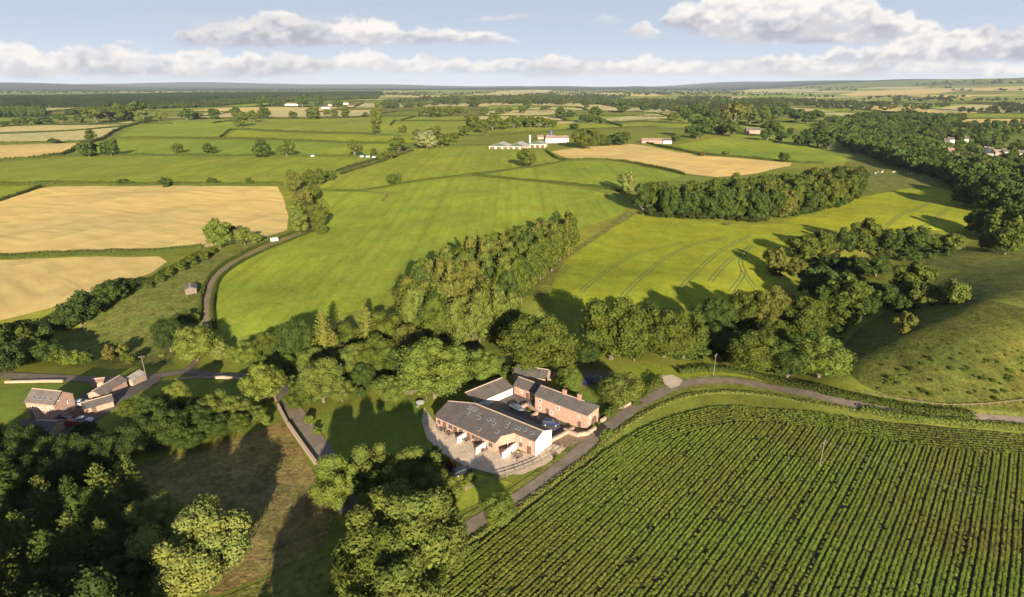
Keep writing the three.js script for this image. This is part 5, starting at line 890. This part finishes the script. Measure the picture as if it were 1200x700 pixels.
// ---------------------------------------------------------------- cars
const carPaint = { blue: std(0.02, 0.03, 0.09, 0.3), black: std(0.02, 0.022, 0.03, 0.3), red: std(0.38, 0.01, 0.03, 0.35), white: std(0.55, 0.55, 0.54, 0.4), grey: std(0.12, 0.14, 0.18, 0.3), silver: std(0.45, 0.47, 0.5, 0.35) }, tyre = std(0.02, 0.02, 0.02, 0.9), lampM = std(0.7, 0.7, 0.65, 0.2), tailM = std(0.35, 0.02, 0.02, 0.3), rimM = std(0.4, 0.4, 0.42, 0.4);
function extr(pts, depth, bevel = 0.08) { const s = new THREE.Shape(); pts.forEach(([x, y], i) => i ? s.lineTo(x, y) : s.moveTo(x, y)); const g = new THREE.ExtrudeGeometry(s, { depth: depth - 2 * bevel, bevelEnabled: true, bevelThickness: bevel, bevelSize: bevel, bevelSegments: 2, steps: 1 }); g.translate(0, 0, -(depth - 2 * bevel) / 2); return g; }
function car(px, py, turn, paint, label, est = false) {
  const p = at(px, py), o = new THREE.Group(); o.position.set(p.x, height(p.x, p.z) + 0.2, p.z); o.rotation.y = turn;
  part('body', extr([[-2.05, 0.35], [-2.1, 0.75], [-1.95, 0.92], [1.0, 0.95], [1.95, 0.80], [2.1, 0.6], [2.05, 0.32]], 1.74), carPaint[paint], o);
  const cab = est ? [[-1.9, 0.98], [-1.75, 1.42], [0.3, 1.46], [1.05, 0.99]] : [[-1.6, 0.98], [-1.1, 1.40], [0.2, 1.43], [1.0, 0.99]];
  part('window', extr(cab, 1.5, 0.05), BM.glass, o);
  part('roof', extr([[cab[1][0] - 0.02, cab[1][1] + 0.02], [cab[2][0], cab[2][1] + 0.02], [cab[2][0] - 0.05, cab[2][1] + 0.07], [cab[1][0] + 0.1, cab[1][1] + 0.08]], 1.42, 0.02), carPaint[paint], o);
  for (const x of [-1.3, 1.3]) for (const z of [-0.8, 0.8]) { const w = new THREE.Group(); w.name = 'wheel'; w.position.set(x, 0.32, z); o.add(w); const t = new THREE.CylinderGeometry(0.32, 0.32, 0.22, 16); t.rotateX(Math.PI / 2); part('tyre', t, tyre, w); const r = new THREE.CylinderGeometry(0.19, 0.19, 0.24, 12); r.rotateX(Math.PI / 2); part('rim', r, rimM, w); }
  for (const z of [-0.62, 0.62]) { part('headlight', boxAt(2.06, 0.66, z, 0.16, 0.14, 0.3), lampM, o); part('tail_light', boxAt(-2.1, 0.74, z, 0.12, 0.16, 0.22), tailM, o); }
  return top('parked_car', o, label, 'car');
}
car(645.5, 499, -0.15, 'blue', 'dark blue estate car parked before the brick house', true);
car(605, 481, 2.2, 'grey', 'grey car in the courtyard near the white wall');
car(689, 450, 0.9, 'blue', 'dark blue car on the gravel parking place', true);
car(698, 447, 0.9, 'grey', 'grey blue car beside the dark blue car on the gravel');
car(95, 476, 0.4, 'white', 'white car beside the stone house', true);
car(75, 494, 0.35, 'black', 'black car beside the red car');
car(82.5, 499, 0.5, 'red', 'red car in the yard of the stone house');
car(98, 496, 0.1, 'silver', 'silver car by the low slate shed');
car(541, 556, 0.6, 'black', 'dark car on the grass under the garden trees', true);
// ---------------------------------------------------------------- caravans, sheds in the fields
function caravan(px, py, turn, label, group, mat = carPaint.white) {
  const p = at(px, py), o = new THREE.Group(); o.position.set(p.x, height(p.x, p.z), p.z); o.rotation.y = turn;
  part('body', extr([[-2.4, 0.5], [-2.5, 1.2], [-2.2, 2.4], [2.2, 2.45], [2.5, 1.3], [2.35, 0.5]], 2.2, 0.12), mat, o);
  for (const x of [-1.2, 0.6]) part('window', boxAt(x, 1.65, 1.12, 1.0, 0.6, 0.06), BM.glass, o);
  for (const z of [-0.9, 0.9]) { const t = new THREE.CylinderGeometry(0.33, 0.33, 0.2, 14); t.rotateX(Math.PI / 2); t.translate(0, 0.33, z); part('wheel', t, tyre, o); }
  part('drawbar', boxAt(3.0, 0.5, 0, 1.1, 0.1, 0.12), BM.dark, o);
  o.scale.setScalar(0.8); return top('caravan', o, label, 'caravan', group);
}
for (const [px, py] of [[424, 184.5], [431, 184.8], [438.5, 185.4]]) caravan(px, py, 0.2, 'pale blue caravan in the row by the track', 'caravans by the track', std(0.38, 0.47, 0.55, 0.5));
caravan(366.5, 184, 0.1, 'white caravan alone on the pasture hedge');
caravan(321.5, 283, 0.5, 'white trailer beside the farm track');
{
  const p = at(231, 344), q = at(243, 337);
  house('field_barn', p.x, -p.z, Math.atan2(-(q.z - p.z), q.x - p.x) + 0.6, 6.5, 4.2, 2.2, 3.0, BM.oldwood, BM.slateWarm, { label: 'small weathered barn with a brownish roof beside the farm track', category: 'barn', doors: [['f', 3, 1.6, 2]] });
}
// ---------------------------------------------------------------- fences, each post and rail its own piece
const post = new THREE.BoxGeometry(0.13, 1.5, 0.13); post.translate(0, 0.5, 0);
function fence(px, label, gap = 2.4, rails = [0.45, 0.85, 1.15]) {
  const line = smooth(flatAt(px), false, 8), [cx, cd] = line[0], o = new THREE.Group(); o.position.set(cx, height(cx, -cd), -cd);
  let left = 0, prev = null;
  for (let i = 1; i < line.length; i++) {
    const [ax, ad] = line[i - 1], [bx, bd] = line[i], L = Math.hypot(bx - ax, bd - ad);
    while (left <= L) {
      const x = lerp(ax, bx, left / L), d = lerp(ad, bd, left / L), y = height(x, -d) - o.position.y, m = part('post', post, BM.wood, o); m.position.set(x - cx, y, -(d - cd)); m.rotation.y = x; 
      if (prev) for (const r of rails) { const A = new THREE.Vector3(prev[0], prev[1] + r, prev[2]), B = new THREE.Vector3(x - cx, y + r, -(d - cd)), l = A.distanceTo(B), g = boxm(l, 0.1, 0.06); const rail = part('rail', g, BM.wood, o); rail.position.copy(A).lerp(B, 0.5); rail.quaternion.setFromUnitVectors(new THREE.Vector3(1, 0, 0), B.clone().sub(A).normalize()); }
      prev = [x - cx, y, -(d - cd)]; left += gap;
    }
    left -= L;
  }
  return top('fence', o, label, 'fence');
}
fence([[534, 580], [556, 572], [580, 564], [606, 556], [632, 545], [652, 532], [664, 521]], 'wooden post and rail fence round the gravel forecourt');
fence([[504, 593], [520, 586], [532, 581]], 'short wooden fence beside the garden grass');
fence([[1010, 462], [1050, 470], [1100, 477], [1150, 477], [1200, 472], [1240, 466]], 'post and wire fence round the foot of the knoll', 2.6, [0.9]);
fence([[452, 470], [474, 464], [496, 462], [500, 470]], 'wooden fence round the small lawn behind the barn');
// ---------------------------------------------------------------- poles with their wires
const poleTop = (px, py, h, label, arm = 0) => {
  const p = at(px, py), o = new THREE.Group(); o.position.set(p.x, height(p.x, p.z), p.z); o.rotation.y = arm;
  const g = new THREE.CylinderGeometry(0.09, 0.14, h + 1, 10); g.translate(0, h / 2 - 0.5, 0); part('pole', g, BM.oldwood, o); part('crossarm', boxAt(0, h - 0.5, 0, 1.5, 0.12, 0.1), BM.oldwood, o);
  for (const x of [-0.65, 0, 0.65]) { const c = new THREE.CylinderGeometry(0.04, 0.05, 0.18, 8); c.translate(x, h - 0.35, 0); part('insulator', c, BM.frame, o); }
  top('utility_pole', o, label, 'pole'); return new THREE.Vector3(p.x, o.position.y + h - 0.3, p.z);
};
const pA = poleTop(960, 549, 7.2, 'wooden utility pole standing in the crop rows', 0.9), pB = poleTop(172, 446, 8, 'wooden pole at the lane by the small grey shed', 0.3), pC = poleTop(836, 441, 7.2, 'wooden pole at the lane hedge', 0.9), pD = poleTop(1262, 660, 7.2, 'wooden pole at the far end of the crop wire', 0.9);
for (const [a, b, l] of [[pC, pA, 'thin wire from the lane hedge to the pole in the crop'], [pA, pD, 'thin wire over the crop rows']]) {
  const m = a.clone().lerp(b, 0.5); m.y -= 1.1; const g = new THREE.TubeGeometry(new THREE.QuadraticBezierCurve3(a, m, b), 40, 0.013, 5); top('wire', new THREE.Mesh(g, std(0.35, 0.33, 0.3, 0.5)), l, 'wire');
}
// ---------------------------------------------------------------- grazing animals
function beast(px, py, turn, mat, size, label, name, category, group) {
  const p = at(px, py), R = rng(Math.round(px * 13)), ring = (list, seg = 10) => { const pos = [], idx = []; list.forEach(([x, y, ry, rz], i) => { for (let k = 0; k < seg; k++) { const a = k / seg * 6.2832; pos.push(x, y + Math.cos(a) * ry, Math.sin(a) * rz); if (i) { const q = i * seg + k, n = i * seg + (k + 1) % seg; idx.push(q - seg, q, n, q - seg, n, n - seg); } } }); const g = new THREE.BufferGeometry(); g.setAttribute('position', new THREE.Float32BufferAttribute(pos, 3)); g.setIndex(idx); g.computeVertexNormals(); return g; };
  const leg = (x, z, h) => { const g = new THREE.CylinderGeometry(0.07, 0.045, h, 7); g.translate(x, h / 2, z); const q = g.toNonIndexed(); q.deleteAttribute('uv'); return q; };
  const body = ring([[-0.62, 0.72, 0.02, 0.02], [-0.58, 0.72, 0.2, 0.17], [-0.35, 0.72, 0.3, 0.28], [0, 0.68, 0.31, 0.3], [0.3, 0.7, 0.29, 0.26], [0.5, 0.72, 0.2, 0.17], [0.68, 0.6, 0.13, 0.11], [0.84, 0.40, 0.11, 0.09], [0.95, 0.26, 0.08, 0.06], [1.0, 0.2, 0.02, 0.02]]).toNonIndexed();
  const g = mergeGeometries([body, leg(-0.42, 0.15, 0.55), leg(-0.42, -0.15, 0.55), leg(0.36, 0.14, 0.55), leg(0.36, -0.14, 0.55)]);
  const m = new THREE.Mesh(g, mat); m.position.set(p.x, height(p.x, p.z) + 0.1, p.z); m.rotation.y = turn; m.scale.setScalar(size); void R;
  top(name, m, label, category, group);
}
const wool = std(0.62, 0.58, 0.5, 1), hide = std(0.06, 0.045, 0.035, 0.9);
[[1026, 204], [1029, 202.5], [1033.5, 203], [1034.5, 201.8], [1046, 203], [1048, 202.4], [1064, 205], [1068, 204.2]].forEach(([x, y], i) => beast(x, y, i * 1.3, wool, 1.25, 'white sheep grazing the rough pasture beyond the far wood', 'sheep', 'sheep', 'grazing sheep'));
beast(851, 264.5, 0.3, hide, 1.7, 'dark cow standing in the yellow green field', 'cow', 'cow', 'dark cattle at the far wood'); beast(854.5, 264.3, 2.8, hide, 1.7, 'dark cow standing in the yellow green field', 'cow', 'cow', 'dark cattle at the far wood');
// ---------------------------------------------------------------- garden things
function table(px, py, r, mat, label, group) {
  const p = at(px, py), o = new THREE.Group(); o.position.set(p.x, height(p.x, p.z) + 0.12, p.z);
  const t = new THREE.CylinderGeometry(r, r, 0.06, 24); t.translate(0, 0.74, 0); part('tabletop', t, mat, o);
  for (let k = 0; k < 3; k++) { const a = k * 2.094, g = new THREE.CylinderGeometry(0.03, 0.03, 0.72, 7); g.translate(Math.cos(a) * r * 0.6, 0.36, Math.sin(a) * r * 0.6); part('leg', g, mat, o); }
  top('garden_table', o, label, 'table', group);
  return p;
}
function chair(x, z, turn, label, group) {
  const o = new THREE.Group(); o.position.set(x, height(x, z) + 0.16, z); o.rotation.y = turn;
  part('seat', boxAt(0, 0.44, 0, 0.5, 0.06, 0.5), BM.oldwood, o); part('backrest', boxAt(0, 0.74, -0.24, 0.5, 0.56, 0.05), BM.oldwood, o);
  for (const a of [-0.21, 0.21]) for (const b of [-0.21, 0.21]) part('leg', boxAt(a, 0.2, b, 0.05, 0.42, 0.05), BM.oldwood, o);
  top('garden_chair', o, label, 'chair', group);
}
{ const p = table(492.5, 475, 1.1, carPaint.white, 'white round table on the small lawn behind the barn'); chair(p.x - 0.4, p.z + 1.9, Math.PI, 'wooden chair beside the white round table'); }
for (const [px, py] of [[518, 507], [527, 512], [547, 519], [566, 531], [607, 539]]) { const p = table(px, py, 0.55, BM.oldwood, 'small wooden table on a barn patio', 'patio tables'); for (const a of [0.6, 2.7, 4.8]) chair(p.x + Math.cos(a) * 0.95, p.z - Math.sin(a) * 0.95, a - Math.PI / 2, 'wooden chair at a barn patio table', 'patio chairs'); }
stand([[527, 547, 15, 'copper', 1.0, 'bush', 'copper leaved shrub at the edge of the gravel']], 'bush', 'bush', '', null);
stand([[712, 508, 13, 'bright', 0.8], [706, 515, 10, 'bright', 0.8]], 'bush', 'bush', 'bright bush on the verge opposite the brick house', 'verge bushes');
stand([[512, 530, 13, 'bright', 1], [520, 540, 12, 'bright', 0.9], [552, 562, 14, 'bright', 0.8], [652, 537, 10, 'bright', 0.7], [612, 474, 5, 'bright', 0.6], [620, 482, 6, 'bright', 0.6], [700, 488, 8, 'oak', 0.9], [746, 472, 12, 'oak', 0.8], [756, 462, 12, 'oak', 0.8], [720, 482, 8, 'oak', 0.9]], 'bush', 'bush', 'garden shrub about the barns', 'garden shrubs');
scene.fog = new THREE.FogExp2(new THREE.Color().setRGB(0.66, 0.78, 0.97), 2.6e-5);

renderer.render(scene, camera);
